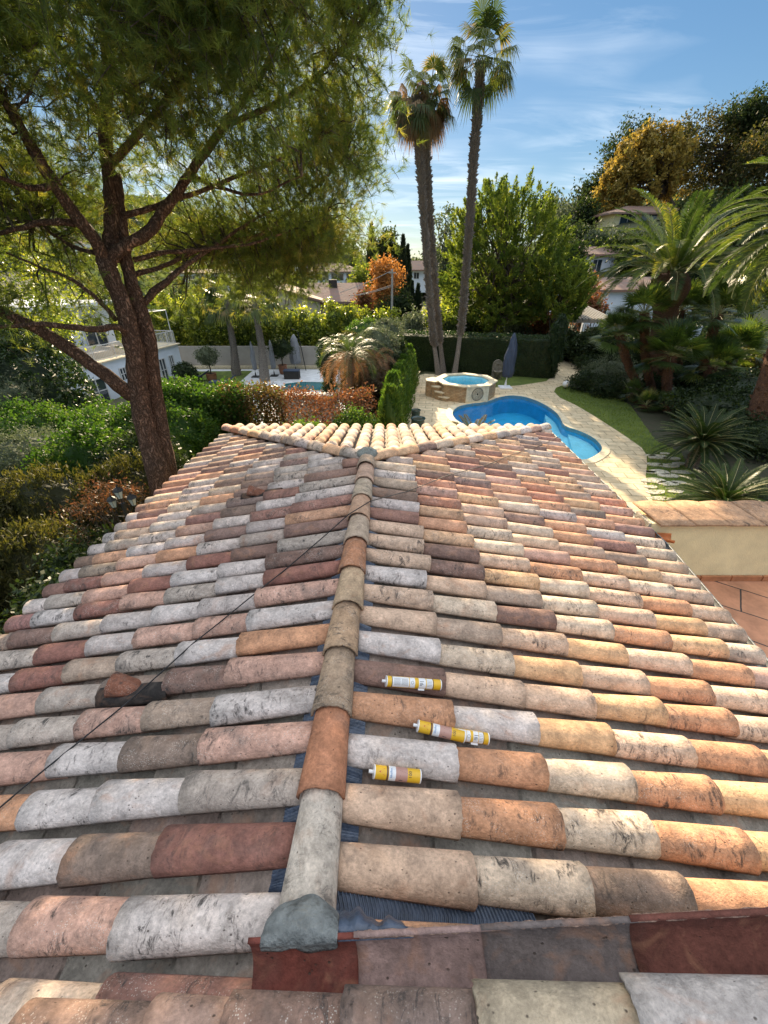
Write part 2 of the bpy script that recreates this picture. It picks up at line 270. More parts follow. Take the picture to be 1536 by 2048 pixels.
def watermat(name, col, fr=.02):
    m, t, n, l = mat_new(name); o = n('ShaderNodeOutputMaterial'); tr = n('ShaderNodeBsdfTransparent'); tr.inputs[0].default_value = (*col, 1)
    gl = n('ShaderNodeBsdfGlossy'); gl.inputs['Roughness'].default_value = fr; fz = n('ShaderNodeFresnel'); fz.inputs[0].default_value = 1.33
    tc = n('ShaderNodeTexCoord'); nz = n('ShaderNodeTexNoise'); nz.inputs['Scale'].default_value = 3; nz.inputs['Detail'].default_value = 3; l(tc.outputs['Object'], nz.inputs['Vector'])
    bp = n('ShaderNodeBump'); bp.inputs['Strength'].default_value = .4; bp.inputs['Distance'].default_value = .04; l(nz.outputs[0], bp.inputs['Height']); l(bp.outputs[0], gl.inputs['Normal']); l(bp.outputs[0], fz.inputs['Normal'])
    mx = n('ShaderNodeMixShader'); l(fz.outputs[0], mx.inputs[0]); l(tr.outputs[0], mx.inputs[1]); l(gl.outputs[0], mx.inputs[2]); l(mx.outputs[0], o.inputs[0]); return m
M = {}
M['tile'] = tilemat('weathered_clay'); M['clay'] = tilemat('smooth_clay', .35)
M['lead'] = simple('pleated_lead', (.055, .075, .115), .38, .25, 25, .2, spec=.6)
M['mortar'] = simple('mortar', (.27, .28, .25), .9, .25, 20, .5)
M['cement'] = simple('cement_smear', (.20,.21,.20), .7, .3, 14, .5)
M['render'] = simple('cream_render', (.93, .77, .44), .85, .08, 3, .25, bscale=90)
M['endstone'] = simple('mottled_render', (.62, .56, .45), .9, .3, 18, .4, col2=(.2,.18,.15))
M['coping'] = simple('coping_clay', (.50, .33, .18), .85, .3, 14, .3, col2=(.2,.13,.09))
M['terr'] = pavemat('terracotta_slabs', (.56,.27,.15), (.48,.22,.12), (.05,.04,.035), 1.0, False, .62, .62, .44, .009, .3, .35)
M['skirt'] = simple('skirting_clay', (.48,.2,.09), .6, .15, 8, .1)
M['orange'] = simple('orange_clay', (.52,.16,.05), .6, .2, 12, .2)
M['zinc'] = simple('zinc', (.24,.25,.25), .5, .2, 10, .1, metal=.4)
M['black'] = simple('black_rubber', (.012,.012,.013), .5, .1, 10, 0)
M['wire'] = simple('grey_wire', (.10,.085,.07), .6, .1, 10, 0)
M['soil'] = simple('soil', (.055,.045,.03), .95, .3, 3, .6, col2=(.03,.04,.015))
M['land'] = simple('scrubby_ground', (.06,.075,.03), .95, .3, .05, .3, col2=(.09,.08,.045))
M['lawn'] = simple('lawn', (.15,.20,.035), .9, .2, 2.2, .9, col2=(.07,.11,.02), bscale=60)
M['patio'] = pavemat('pale_paving', (.66,.54,.35), (.56,.44,.27), (.22,.17,.10), 1.0, False, .12, .62, .36, .012)
M['coping_stone'] = simple('pool_coping', (.66,.56,.38), .7, .15, 6, .2)
M['white_pave'] = simple('white_paving', (.6,.62,.64), .7, .12, 2, .1)
M['liner'] = simple('pool_liner', (.045,.44,.72), .5, .1, 2, 0)
M['liner_light'] = simple('pool_step_liner', (.45,.80,.90), .5, .08, 3, 0)
M['water'] = watermat('pool_water', (.72,.93,.98))
M['stone'] = simple('flagstone', (.58,.53,.42), .85, .2, 6, .5)
M['brick'] = pavemat('thin_stone_brick', (.42,.25,.12), (.5,.36,.2), (.16,.12,.08), 4.5, True, 0, .95, .28, .03, .6)
M['white'] = simple('white_paint', (.74,.76,.78), .55, .05, 3, .05)
M['whitewall'] = simple('white_wall', (.62,.68,.76), .8, .05, .8, .1, bscale=40)
M['greywall'] = simple('grey_beige_wall', (.36,.33,.29), .85, .12, .7, .15)
M['beige'] = simple('stained_beige_wall', (.52,.46,.38), .9, .2, .35, .2)
M['glass'] = simple('dark_glass', (.03,.045,.06), .08, .3, .5, 0, spec=.8)
M['frame'] = simple('window_frame', (.55,.56,.56), .5, .05, 3, 0)
M['dark'] = simple('dark_wood', (.035,.03,.027), .8, .2, 5, .2)
M['slate'] = simple('parasol_cover', (.05,.068,.11), .8, .2, 4, .4, stretch=(3,3,.5))
M['canvas'] = simple('grey_canvas', (.25,.26,.28), .85, .15, 5, .3, stretch=(3,3,.5))
M['roofred'] = simple('red_roof', (.25,.14,.10), .9, .3, 1.2, .8, col2=(.17,.13,.11))
M['pot'] = simple('clay_pot', (.30,.13,.07), .7, .2, 5, .1)
M['glaze'] = simple('green_glaze', (.018,.05,.045), .25, .2, 6, .05, spec=.6)
M['statue'] = simple('weathered_stone', (.20,.18,.14), .9, .3, 10, .6)
M['globe'] = simple('white_globe', (.8,.8,.8), .35, .03, 3, 0)
M['iron'] = simple('black_iron', (.015,.016,.015), .5, .1, 8, .1)
M['lglass'] = simple('lantern_glass', (.45,.5,.45), .2, .1, 8, 0, spec=.7)
M['concrete'] = simple('concrete_pole', (.36,.34,.31), .9, .1, 3, .1)
M['pinebark'] = barkmat('pine_bark', (.15,.11,.085), (.38,.21,.135), 13, (1,1,.42), .9, .03)
M['greybark'] = barkmat('grey_bark', (.09,.075,.06), (.2,.16,.12), 6)
M['palmbark'] = barkmat('palm_bark', (.24,.205,.175), (.56,.49,.42), 14, (1,1,1.2), .8, .02)
M['redbark'] = barkmat('fibrous_palm_bark', (.14,.07,.05), (.44,.24,.15), 16, (1,1,1.2), .8, .02)
M['boot'] = simple('old_leaf_base', (.30,.24,.18), .9, .3, 9, .3, col2=(.13,.1,.08))
M['needle'] = leafmat('pine_needles', (.065,.105,.03), (.17,.21,.055), (.27,.25,.075), .54, .5, .8, tcol=(1.75,1.75,.7))
M['laurel'] = leafmat('laurel_leaves', (.03,.075,.012), (.06,.105,.022), (.10,.14,.03), .35, .55, 1.5, .16, (2.2,2.3,.8))
M['brownleaf'] = leafmat('scorched_leaves', (.10,.045,.02), (.26,.12,.06), (.08,.12,.02), .35, .6, 1.6, .2, (1.6,1.3,.9))
M['mixleaf'] = leafmat('half_scorched_leaves', (.05,.06,.015), (.17,.10,.04), (.09,.14,.02), .35, .5, 1.6, .25, (1.6,1.5,.9))
M['boxleaf'] = leafmat('clipped_hedge_leaves', (.012,.028,.008), (.035,.06,.014), None, .25, .5, 2)
M['cedar'] = leafmat('thuja_sprays', (.03,.035,.01), (.10,.085,.025), None, .35, .6, 1.4)
M['olive'] = leafmat('grey_green_leaves', (.07,.085,.05), (.17,.19,.12), None, .25, .65, 1.5, .12, (1.4,1.5,1))
M['yhedge'] = leafmat('yellow_green_leaves', (.05,.08,.012), (.22,.25,.04), (.34,.31,.06), .5, .4, .7, .4, (2.2,2.2,.8))
M['orangeleaf'] = leafmat('orange_leaves', (.22,.10,.03), (.48,.24,.07), None, .4, .6, .8, .2, (1.5,1.3,.9))
M['yellowleaf'] = leafmat('golden_leaves', (.17,.13,.035), (.38,.28,.07), (.17,.17,.04), .4, .6, .35, .2, (1.4,1.3,.8))
M['darkleaf'] = leafmat('evergreen_leaves', (.014,.026,.012), (.05,.066,.026), None, .3, .65, .5, .1)
M['rustleaf'] = leafmat('rusty_evergreen_leaves', (.022,.03,.014), (.085,.075,.03), (.2,.13,.05), .3, .65, .25, .1)
M['cypress'] = leafmat('cypress_sprays', (.010,.02,.01), (.03,.042,.018), None, .2, .6, 2)
M['medpine'] = leafmat('bright_pine_needles', (.05,.085,.02), (.17,.205,.04), (.26,.26,.05), .46, .6, .5, .12, (2,2,.8))
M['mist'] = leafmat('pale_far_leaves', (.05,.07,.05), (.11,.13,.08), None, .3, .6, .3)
M['fan'] = leafmat('fan_palm_leaves', (.025,.05,.015), (.085,.125,.03), (.2,.22,.05), .35, .3, 1.0, .55, (2,2.1,.8))
M['wash'] = leafmat('tall_palm_leaves', (.035,.06,.018), (.10,.12,.03), (.2,.15,.06), .33, .5, 1.0, .25, (1.7,1.7,.8))
M['deadfan'] = leafmat('dry_palm_leaves', (.14,.09,.045), (.30,.21,.12), None, .35, .6, 2, .2, (1.4,1.2,.9))
M['phoenix'] = leafmat('date_palm_leaves', (.03,.055,.017), (.085,.12,.032), (.24,.23,.045), .38, .45, .8, .32, (1.8,1.8,.8))
M['cycas'] = leafmat('cycad_leaves', (.011,.027,.008), (.035,.06,.015), None, .3, .42, 1.5, .25, (1.8,1.9,.8))
M['red'] = leafmat('red_leaves', (.05,.04,.018), (.15,.07,.038), (.24,.085,.05), .4, .5, 2, .3, (1.6,1.2,.8))
M['darkshrub'] = leafmat('dark_shrub_leaves', (.015,.028,.01), (.04,.058,.02), None, .25, .5, 1.5, .22)
M['grassblade'] = leafmat('grass_blades', (.09,.13,.02), (.22,.26,.05), None, .45, .5, 1.5)
M['rachis'] = simple('palm_rib', (.24,.24,.10), .5, .15, 5, 0)
M['conifer'] = leafmat('feathery_conifer_sprays', (.03,.07,.012), (.09,.15,.025), (.16,.2,.04), .4, .5, 1.5, .3)
M['rustycycas'] = leafmat('rusty_cycad_leaves', (.04,.07,.02), (.16,.13,.05), (.42,.36,.28), .35, .4, 2.5, .4, (1.6,1.5,.9))
M['brownpalm'] = leafmat('scorched_palm_leaves', (.16,.08,.035), (.42,.24,.12), None, .4, .5, 1.5, .3, (1.5,1.3,.9))
M['mixdark'] = leafmat('brown_thicket_leaves', (.05,.035,.02), (.12,.08,.04), None, .3, .6, 1.5)
M['copingtile'] = tilemat('coping_clay_tile', .9)
# ================================================================ terrain
POOL_PX = [(902,828),(914,814),(940,808),(974,805),(999,794),(1030,791),(1061,797),(1092,811),(1114,827),(1122,840),(1126,850),(1136,856),(1155,861),(1186,875),(1202,891),(1205,900),(1192,912),(1171,922),(1130,918),(1070,898),(1010,878),(950,858),(915,845)]
def smooth_loop(P, it=2):
    P = np.array(P)
    for _ in range(it):
        Q = np.roll(P, -1, 0); P = np.stack([.75*P+.25*Q, .25*P+.75*Q], 1).reshape(-1, P.shape[1])
    return P
POOL = smooth_loop([G(u, v)[:2] for u, v in POOL_PX], 2)
PC = POOL.mean(0)
def inside(P, poly):
    x, y = P[..., 0], P[..., 1]; r = np.zeros(x.shape, bool); n = len(poly)
    for i in range(n):
        x0, y0 = poly[i]; x1, y1 = poly[(i+1) % n]
        c = ((y0 > y) != (y1 > y)) & (x < (x1-x0)*(y-y0)/((y1-y0) or 1e-9)+x0); r ^= c
    return r
ZN = -2.4
def H(x, y):
    low = sst(14.3, 15.2, y)*sst(.8, -.2, x-.13*(y-14)+.2) + sst(11, 12, y)*sst(-8.5, -9.5, x)
    low = np.clip(np.maximum(low, sst(27, 29, y)*sst(8, 5, x)), 0, 1)
    z = ZN*low
    hill = 12.5*sst(40, 82, y)*sst(.24, .46, x/np.maximum(y, 1))+8*sst(90, 200, y)*sst(.2, .6, x/np.maximum(y, 1))
    left = 34*sst(150, 330, y)*sst(-.12, -.45, x/np.maximum(y, 1))
    far = 8*sst(90, 300, y)
    return z+hill+left+far
gx = np.unique(np.concatenate([np.arange(-30, 30, .6), np.linspace(-400, -30, 60), np.linspace(30, 400, 60)]))
gy = np.unique(np.concatenate([np.arange(-30, 45, .6), np.linspace(45, 700, 90)]))
X, Y = np.meshgrid(gx, gy, indexing='ij'); Z = H(X, Y)
PB = (POOL-PC)*1.12+PC
Z = np.where(inside(np.stack([X, Y], -1), PB), -3.5, Z)
Z += np.where(Y > 60, np.sin(X*.11)*np.sin(Y*.07)*.8, 0)
b = MB(); ny = len(gy); i = np.arange(len(gx)-1)[:, None]*ny; j = np.arange(ny-1)[None]
b.add(np.stack([X, Y, Z], -1), np.stack([i+j, i+ny+j, i+ny+j+1, i+j+1], -1).reshape(-1, 4))
tag(b.build('ground', M['land'], None, True), kind='structure')
import bmesh
def sheet(name, loops, z, mat, kind='structure'):
    bm = bmesh.new()
    for lp in loops:
        vs = [bm.verts.new((p[0], p[1], z)) for p in lp]
        for q in range(len(vs)): bm.edges.new((vs[q], vs[(q+1) % len(vs)]))
    bmesh.ops.triangle_fill(bm, use_beauty=True, use_dissolve=False, edges=bm.edges[:])
    for f in bm.faces:
        f.normal_update()
        if f.normal.z < 0: f.normal_flip()
    me = bpy.data.meshes.new(name); bm.to_mesh(me); bm.free(); me.materials.append(mat)
    o = bpy.data.objects.new(name, me); COL.objects.link(o)
    if kind: o['kind'] = kind
    return o
EDGE = [(1130,769),(1112,776),(1108,784),(1120,796),(1150,810),(1186,831),(1225,856),(1258,878),(1283,896),(1293,911),(1294,930),(1291,952),(1294,972),(1301,992),(1312,1020)]
E = [G(u, v)[:2] for u, v in EDGE]
patio = E+[(7.0, 5), (6.9, 4.3), (-1.2, 4.3), (-.6, 8), G(792,858)[:2], G(806,800)[:2], G(822,755)[:2], G(850,748)[:2], G(975,750)[:2], G(980,776)[:2], G(1040,771)[:2], G(1092,763)[:2], G(1106,752)[:2], G(1112,730)[:2], G(1120,716)[:2], G(1195,716)[:2], G(1200,728)[:2], G(1170,742)[:2]]
ring = [PC+(p-PC)*(1+.30/np.linalg.norm(p-PC)) for p in POOL]
sheet('patio', [patio, ring], .012, M['patio'])
sheet('lawn', [[(G(1092,763)+0)[:2], G(1040,771)[:2], G(980,776)[:2], G(975,752)[:2], G(1105,750)[:2]]], .006, M['lawn'])
lawn = [G(1130,769)[:2], *E[1:], (7.2,5), (9.5,4.5), G(1420,1000)[:2], G(1360,905)[:2], G(1310,880)[:2], G(1260,810)[:2], G(1235,798)[:2], G(1170,785)[:2]]
sheet('lawn', [lawn], .006, M['lawn'])
# blades along the sunny lawn
P = rng.uniform([4.5, 5, 0], [15, 22, 0], (60000, 3)); P = P[inside(P, lawn)]; P = P[~inside(P, E+[(7.0,5),(0,5),(0,18)])]; P[:, 2] = .03
g = MB(); g.leaves(P, .09, .012, dirs=np.tile([0, 0, 1.], (len(P), 1)), spread=.8)
tag(g.build('grass', M['grassblade']), 'short sunlit grass along the pool path', 'grass', kind='stuff')
soil = sheet('flower_bed', [[G(1130,768)[:2], G(1170,785)[:2], G(1235,798)[:2], G(1260,810)[:2], G(1310,880)[:2], G(1360,905)[:2], G(1420,1000)[:2], (9.5,4.5), (20,4.5), (24,24), (12,26), G(1200,728)[:2], G(1170,742)[:2]]], .004, M['soil'])
sheet('soil', [[(-14,-4), (-1.5,-4), (-.8,8), (-.3,14), (-8,14), (-14,11)]], .004, M['soil'])
# ---------------------------------------------------------------- swimming pool
pool = thing('swimming_pool', 'kidney shaped blue swimming pool with pale stone edge', 'swimming pool', (PC[0], PC[1], 0))
n = len(POOL); b = MB(); lo = [(*p, -.80) for p in POOL]; up = [(*p, .018) for p in POOL]
b.add(lo+up, [(i, n+i, n+(i+1) % n, (i+1) % n) for i in range(n)]+[tuple(range(n))])
part(b, 'basin', M['liner'], pool)
b = MB(); R2 = np.array(ring); V = [(*p, .03) for p in POOL]+[(*p, .03) for p in R2]+[(*p, -.12) for p in POOL]+[(*p, .0) for p in R2]
b.add(V, [(i, n+i, n+(i+1) % n, (i+1) % n) for i in range(n)]+[(2*n+(i+1) % n, 2*n+i, i, (i+1) % n)[::-1] for i in range(n)]+[(n+i, 3*n+i, 3*n+(i+1) % n, n+(i+1) % n) for i in range(n)])
part(b, 'coping', M['coping_stone'], pool)
def clip_in(poly, k=.985): return [PC+(p-PC)*k for p in poly]
# shallow end: bench levels following the rim
rim = np.array(clip_in(POOL))
A = G(1093,812)[:2]; B = G(1115,940)[:2]; nn = np.array([B[1]-A[1], -(B[0]-A[0])]); nn = nn/np.linalg.norm(nn)
if nn[0] < 0: nn = -nn
def halfclip(poly, P0, nv):
    o = []
    for i in range(len(poly)):
        a, c = poly[i], poly[(i+1) % len(poly)]; da, dc = np.dot(a-P0, nv), np.dot(c-P0, nv)
        if da >= 0: o.append(a)
        if (da >= 0) != (dc >= 0): o.append(a+(c-a)*da/(da-dc))
    return o
for off, z in ((0, -.36), (.7, -.24)):
    q = halfclip(rim, A+nn*off, nn)
    b = MB(); b.prism(q, -.79, z); part(b, 'step', M['liner_light'], pool)
b = MB()
for k in range(12):
    pass
b.add([(*p, -.1) for p in POOL], [tuple(range(n))] if sum(POOL[i][0]*POOL[(i+1) % n][1]-POOL[(i+1) % n][0]*POOL[i][1] for i in range(n)) > 0 else [tuple(range(n-1, -1, -1))])
part(b, 'water_surface', M['water'], pool)
# ================================================================ our house and its roof
house = thing('house', 'foreground house seen from its own weathered canal tiled roof', 'house', (0, 3, 0))
b = MB(); b.box((-2.7, -2.5, 0), (2.7, 6.8, 2.55)); part(b, 'wall', M['render'], house)
PAL = np.array([(.60,.52,.475),(.55,.465,.42),(.65,.505,.375),(.60,.415,.295),(.55,.33,.25),(.56,.29,.165),(.46,.20,.12),(.28,.13,.10),(.23,.14,.11),(.25,.18,.14),(.41,.30,.225),(.45,.37,.31),(.64,.39,.215)])
PALW = np.array([3,2.5,3,2.5,3,2.5,2,2,1.6,2,2,2,1.5]); PALW = PALW/PALW.sum()
PALD = PAL
#      chalk pale cream beige rose  terra red  maroon brown umber taupe grey ochre
WR = np.array([1.0, .6, 3.0, 3.5, 3.0, 3.0, 2.4, 1.2, 1.2, 1.6, 1.6, 1.0, 5.0]); WR = WR/WR.sum()
WM = np.array([2.2, 1.5, 2.5, 2.5, 2.0, 2.2, 1.4, 2.2, 2.2, 2.2, 2.0, 1.6, 2.0]); WM = WM/WM.sum()
WL = np.array([4.2, 3.6, 1.2, 1.0, 2.4, 1.8, 1.0, 3.6, 3.6, 2.6, 1.5, 3.2, .4]); WL = WL/WL.sum()
def pickcol(w=PALW):
    return np.clip((PAL[rng.choice(len(PAL), p=w)]*.80+.20*np.array([.45,.32,.25]))*rng.uniform(.88, 1.12)+rng.normal(size=3)*.004, .02, .8)
def cover(mb, p, ds, dw, dn, L=.50, r0=.071, r1=.087, hr=.82, lift=.022, th=.012, col=None, ns=8, na=12, rough=.0014, tilt=None, sweep=94, cracked=0):
    """one canal tile, narrow end at p, wide end L further down along ds"""
    ds, dw, dn = map(np.asarray, (ds, dw, dn)); a = np.radians(np.linspace(-sweep, sweep, na+1)); s = np.linspace(0, 1, ns+1)
    off = rng.uniform(-50, 50, 3); tint = rng.uniform(0, 1)
    def shell(dr):
        r = (r0+(r1-r0)*s)[:, None]+dr
        W = r*np.sin(a); Hh = r*np.cos(a)*hr+(lift*s)[:, None]
        sL = (s*L)[:, None]+np.zeros_like(W)
        if rough:
            sL = sL+np.where((s > .99)[:, None] | (s < .01)[:, None], rng.normal(size=W.shape)*rough*1.6, 0); Hh = Hh+rng.normal(size=W.shape)*rough*.25
        return sL, W, Hh
    V = []; T = []
    for dr in (0, -th):
        sL, W, Hh = shell(dr)
        V.append((p+sL[..., None]*ds+W[..., None]*dw+Hh[..., None]*dn).reshape(-1, 3))
        T.append(np.stack([sL, np.broadcast_to(a, W.shape)*.09, Hh*.3], -1).reshape(-1, 3)+off)
    m = na+1; K = (ns+1)*m; i = np.arange(ns)[:, None]*m; j = np.arange(na)[None]
    Fo = np.stack([i+j, i+j+1, i+m+j+1, i+m+j], -1).reshape(-1, 4); Fi = Fo[:, ::-1]+K
    e = ns*m+np.arange(na); Fr = np.stack([e, e+1, e+1+K, e+K], -1); e0 = np.arange(na); F0 = np.stack([e0+1, e0, e0+K, e0+1+K], -1)
    q = np.arange(ns)*m; Fl = np.stack([q, q+m, q+m+K, q+K], -1); q2 = q+na; Fr2 = np.stack([q2+m, q2, q2+K, q2+m+K], -1)
    F = np.concatenate([Fo, Fi, Fr, F0, Fl, Fr2])
    mb.add(np.concatenate(V), F, tint=tint, col=pickcol() if col is None else col, tco=np.concatenate(T))
def channel(mb, p, ds, dw, dn, L=.5, r=.085, col=None, lift=0):
    a = np.radians(np.linspace(-80, 80, 9)); s = np.linspace(0, 1, 3); off = rng.uniform(-50, 50, 3)
    W = (r*np.sin(a))[None]+np.zeros((3, 1)); Hh = (-r*.62*np.cos(a))[None]+(lift*s)[:, None]; sL = (s*L)[:, None]+0*W
    V = (p+sL[..., None]*ds+W[..., None]*dw+Hh[..., None]*dn).reshape(-1, 3); T = np.stack([sL, W, Hh], -1).reshape(-1, 3)+off
    i = np.arange(2)[:, None]*9; j = np.arange(8)[None]
    F = np.stack([i+j, i+j+1, i+10+j, i+9+j], -1).reshape(-1, 4)
    mb.add(V, F, tint=.2, col=col if col is not None else np.array([.26,.22,.17])*rng.uniform(.75, 1.2), tco=T)
XR = lambda y: -.270+.0201*y
ZR = 3.325                       # level of the tile bed at the ridge
SR, SL_ = .21, .25
PITCHW = .21
YA = 4.27; CR = np.array([2.92, 7.15]); CL = np.array([-2.82, 7.10]); XA = XR(YA)
def jit(v, s): return v+rng.normal()*s
slopes = {}
ROWS = {(1,0): 'bCUt', (1,1): 'btCtob', (1,2): 'WtCtooo', (1,3): 'tWobto', (1,4): 'ubbotb', (1,5): 'WCobtb', (1,6): 'bnbobt', (1,7): 'bCuCto', (1,8): 'WbnCbo', (1,9): 'buoCbt', (1,10): 'bubtbC',
        (-1,-1): 'Wrgww', (-1,0): 'mUWwu', (-1,1): 'gWWtr', (-1,2): 'rUWrm', (-1,3): 'Wnrgg', (-1,4): 'ruUgrw', (-1,5): 'tWgnmW', (-1,6): 'Wrrwmg', (-1,7): 'rwWwgu', (-1,8): 'mwgrmW', (-1,9): 'uwWmrg', (-1,10): 'gumwrm'}
for side in (1, -1):
    mb = MB(); ch = MB(); sl = SR if side > 0 else SL_
    dsx = nrm([side, -.012 if side > 0 else .035, -sl]); dw = nrm([.02 if side > 0 else 0.035, 1, 0]); dn = nrm(np.cross(dsx, dw)); dn = dn if dn[2] > 0 else -dn
    y0 = .640 if side > 0 else .700
    for k in range(-9 if side < 0 else -1, 33):
        y = y0+PITCHW*k
        if y > 7.0: break
        if side > 0:
            xe = 2.93 if y > 3.6 else 2.93-.10*(3.6-y)
        else: xe = -2.84-.062*(7.09-y)
        if y < YA-.02: xs = XR(y)+side*.075
        else: xs = (XA+(y-YA)*(CR[0]-XA)/(CR[1]-YA)+.06) if side > 0 else (XA-(y-YA)*(XA-CL[0])/(CL[1]-YA)-.06)
        span = (xe-xs)*side
        if span < .08: continue
        ex = .43 if side > 0 else .42
        yo = rng.normal()*.004; row = jit(0, .012); anchor = .33 if side > 0 else -.89; ex = .43 if side > 0 else .40
        ends = [anchor+side*ex*i_ for i_ in range(-1, 9)]; ends = [e for e in ends if (e-xs)*side > .12+(.25 if y < YA and abs(e) < abs(anchor)-.1 else 0) and (xe-e)*side > .10]+[xe]
        for idx, en in enumerate(ends):
            en = en+side*((row if idx < len(ends)-1 else 0)+rng.normal()*.010)
            st = en-side*.50 if idx else xs-side*.02
            L = abs(en-st)
            if L < .1: continue
            if (st-xs)*side < -.02: st = xs-side*.02; L = abs(en-st)
            zz = lambda x: ZR-sl*abs(x-XR(y))
            p = np.array([st, y+yo+(dsx[1]/dsx[0])*(st-xs)+rng.normal()*.002, zz(st)+rng.normal()*.0015+.004])
            f = min(1, L/.5); yaw = rng.normal()*.012; d2 = nrm(dsx+dw*yaw); w2 = nrm(dw-dsx*yaw)
            near = y < 2.2
            if side > 0: colr = pickcol(WR if abs(en-xs) > .9 else WM)
            else: colr = pickcol(WL)
            code = ROWS.get((side, k), '')
            if idx < len(code): colr = np.clip(PAL['WwCbrtRmuUngo'.index(code[idx])]*rng.uniform(.94, 1.06), .02, .8)
            cover(mb, p, d2, w2, dn, L=L, r0=.086-.015*f, r1=.087*rng.uniform(.97, 1.03), col=colr, ns=6 if near else 3, na=14 if near else 8, rough=.0016 if near else 0)
        x = xs-side*.05; c0 = np.array([.25,.235,.20])
        while (xe-x)*side > -.02:
            channel(ch, np.array([x, y+PITCHW/2+(dsx[1]/dsx[0])*(x-xs), ZR-sl*abs(x-XR(y))+.012]), dsx, dw, dn, L=max(.05, min(.46, (xe-x)*side+.02)), col=c0*rng.uniform(.7, 1.25)+np.array([rng.uniform(0, .06), 0, 0]))
            x += side*.43
    o = part(mb, 'roof_slope', M['tile'], house, True); sub(ch, 'channel_tiles', M['clay'], o, True)
    slopes[side] = o
# hip face with rows running away
mb = MB(); ch = MB(); sl = .205; dsx = nrm([0, 1, -sl]); dw = np.array([1., 0, 0]); dn = nrm(np.cross(dw, dsx))
for k in range(-13, 15):
    x = XA+.105+.21*k
    if x > XA: ys = YA+(x-XA)*(CR[1]-YA)/(CR[0]-XA)
    else: ys = YA+(XA-x)*(CL[1]-YA)/(XA-CL[0])
    ys += .05; ye = 7.16
    if ye-ys < .1: continue
    for i_ in range(8):
        en = ye-.38*i_+rng.normal()*.01
        if en-ys < .07: break
        st = max(en-.48, ys-.02); L = en-st
        if L < .1: break
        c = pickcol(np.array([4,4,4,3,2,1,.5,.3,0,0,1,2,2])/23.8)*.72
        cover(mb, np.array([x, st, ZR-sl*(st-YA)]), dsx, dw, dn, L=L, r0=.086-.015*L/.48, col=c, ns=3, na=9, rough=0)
    y = ys-.05
    while y < ye-.05:
        channel(ch, np.array([x+.105, y, ZR-sl*(y-YA)+.012]), dsx, dw, dn, L=.46); y += .42
o = part(mb, 'roof_slope', M['tile'], house, True); sub(ch, 'channel_tiles', M['clay'], o, True)
# roof deck closing the underside
b = MB()
A3 = (XA, YA, ZR-.10); V = [A3, (CR[0], CR[1], 2.62), (2.90, 3.4, 2.62), (2.6, -2.6, 2.68), (XR(-2.6), -2.6, ZR-.1), (-3.4, -2.6, 2.50), (-2.85, CL[1], 2.58)]
V2 = [(x, y, z-.14) for x, y, z in V]
b.add(V+V2, [(0,4,3,2,1),(0,6,5,4),(0,1,6),(7,8,9,10,11),(7,11,12,13),(7,13,8)]+[(i, i+1, i+8, i+7) for i in range(1, 6)]+[(6,1,8,13)])
part(b, 'roof_deck', M['mortar'], house)
# ridge tiles: one part each, wide end towards us
zr = 3.425
ys = [.44, .83]+[.83+.352*i for i in range(1, 11)]
rcols = [(.54,.46,.38),(.45,.20,.11),(.35,.25,.17),(.44,.29,.18),(.47,.33,.21),(.42,.20,.11),(.45,.34,.25),(.48,.30,.2),(.46,.36,.26),(.5,.33,.24),(.40,.30,.22)]
for i in range(len(ys)-1):
    ya, yb = ys[i], min(ys[i+1]+.09, YA+.08)
    if i == len(ys)-2: yb = YA+.1
    mb = MB(); d = nrm([XR(ya)-XR(yb), ya-yb, rng.normal()*.004])
    cover(mb, np.array([XR(yb)+rng.normal()*.003, yb, zr-.062]), d, nrm(np.cross(d, [0,0,1])), np.array([0,0,1.]), L=yb-ya, r0=.081, r1=.098, hr=.86, lift=.016, col=np.array(rcols[i % len(rcols)]), ns=8, na=16, rough=.0016)
    part(mb, 'ridge_tile', M['tile'], house, True)
# hip tiles on both hips
for (cx, cy), sd_ in ((CR, 1), (CL, -1)):
    a = np.array([XA+sd_*.02, YA+.02, zr-.06]); c = np.array([cx, cy, 2.735]); D = c-a; Ln = np.linalg.norm(D); d = D/Ln; wv = nrm(np.cross(d, [0,0,1])); nv = np.cross(wv, d)
    k = int(Ln/.36)+1
    for i in range(k):
        s0 = i*Ln/k-.06; mb = MB(); cc = pickcol(np.array([4,4,4,3,2,1.5,.5,.6,.3,0,1,2,2])/24.9)
        cover(mb, a+d*s0, nrm(d+wv*rng.normal()*.01), wv, nv, L=Ln/k+.08, r0=.076, r1=.093, hr=.86, lift=.018, col=cc, ns=4, na=12, rough=.001)
        part(mb, 'hip_tile', M['tile'], house, True)
b = MB(); b.blob((XA, YA+.06, zr+.0), (.12, .10, .055), 10, .08); part(b, 'mortar_joint', M['mortar'], house, True)
# pleated lead flashing either side of the ridge
for side in (1, -1):
    mb = MB(); sl = SR if side > 0 else SL_; yy = np.arange(.42, YA-.02, .0045); q = np.array([0, .05, .095, .13, .155]); r = .0035*np.where(np.arange(len(yy)) % 3 == 0, 1, np.where(np.arange(len(yy)) % 3 == 1, -1, 0.2))
    Xg = XR(yy)[:, None]+side*q[None]; Yg = yy[:, None]+.02*np.sin(yy*37)[:, None]*q[None]*4-.25*q[None]**2*8*.1
    Zg = ZR-sl*q[None]+.018-.9*q[None]**2+r[:, None]+.004*np.sin(yy*90)[:, None]
    m = len(q); i = np.arange(len(yy)-1)[:, None]*m; j = np.arange(m-1)[None]
    F = np.stack([i+j, i+j+1, i+m+j+1, i+m+j], -1).reshape(-1, 4)
    mb.add(np.stack([Xg, Yg, Zg], -1), F); part(mb, 'lead_flashing', M['lead'], house)
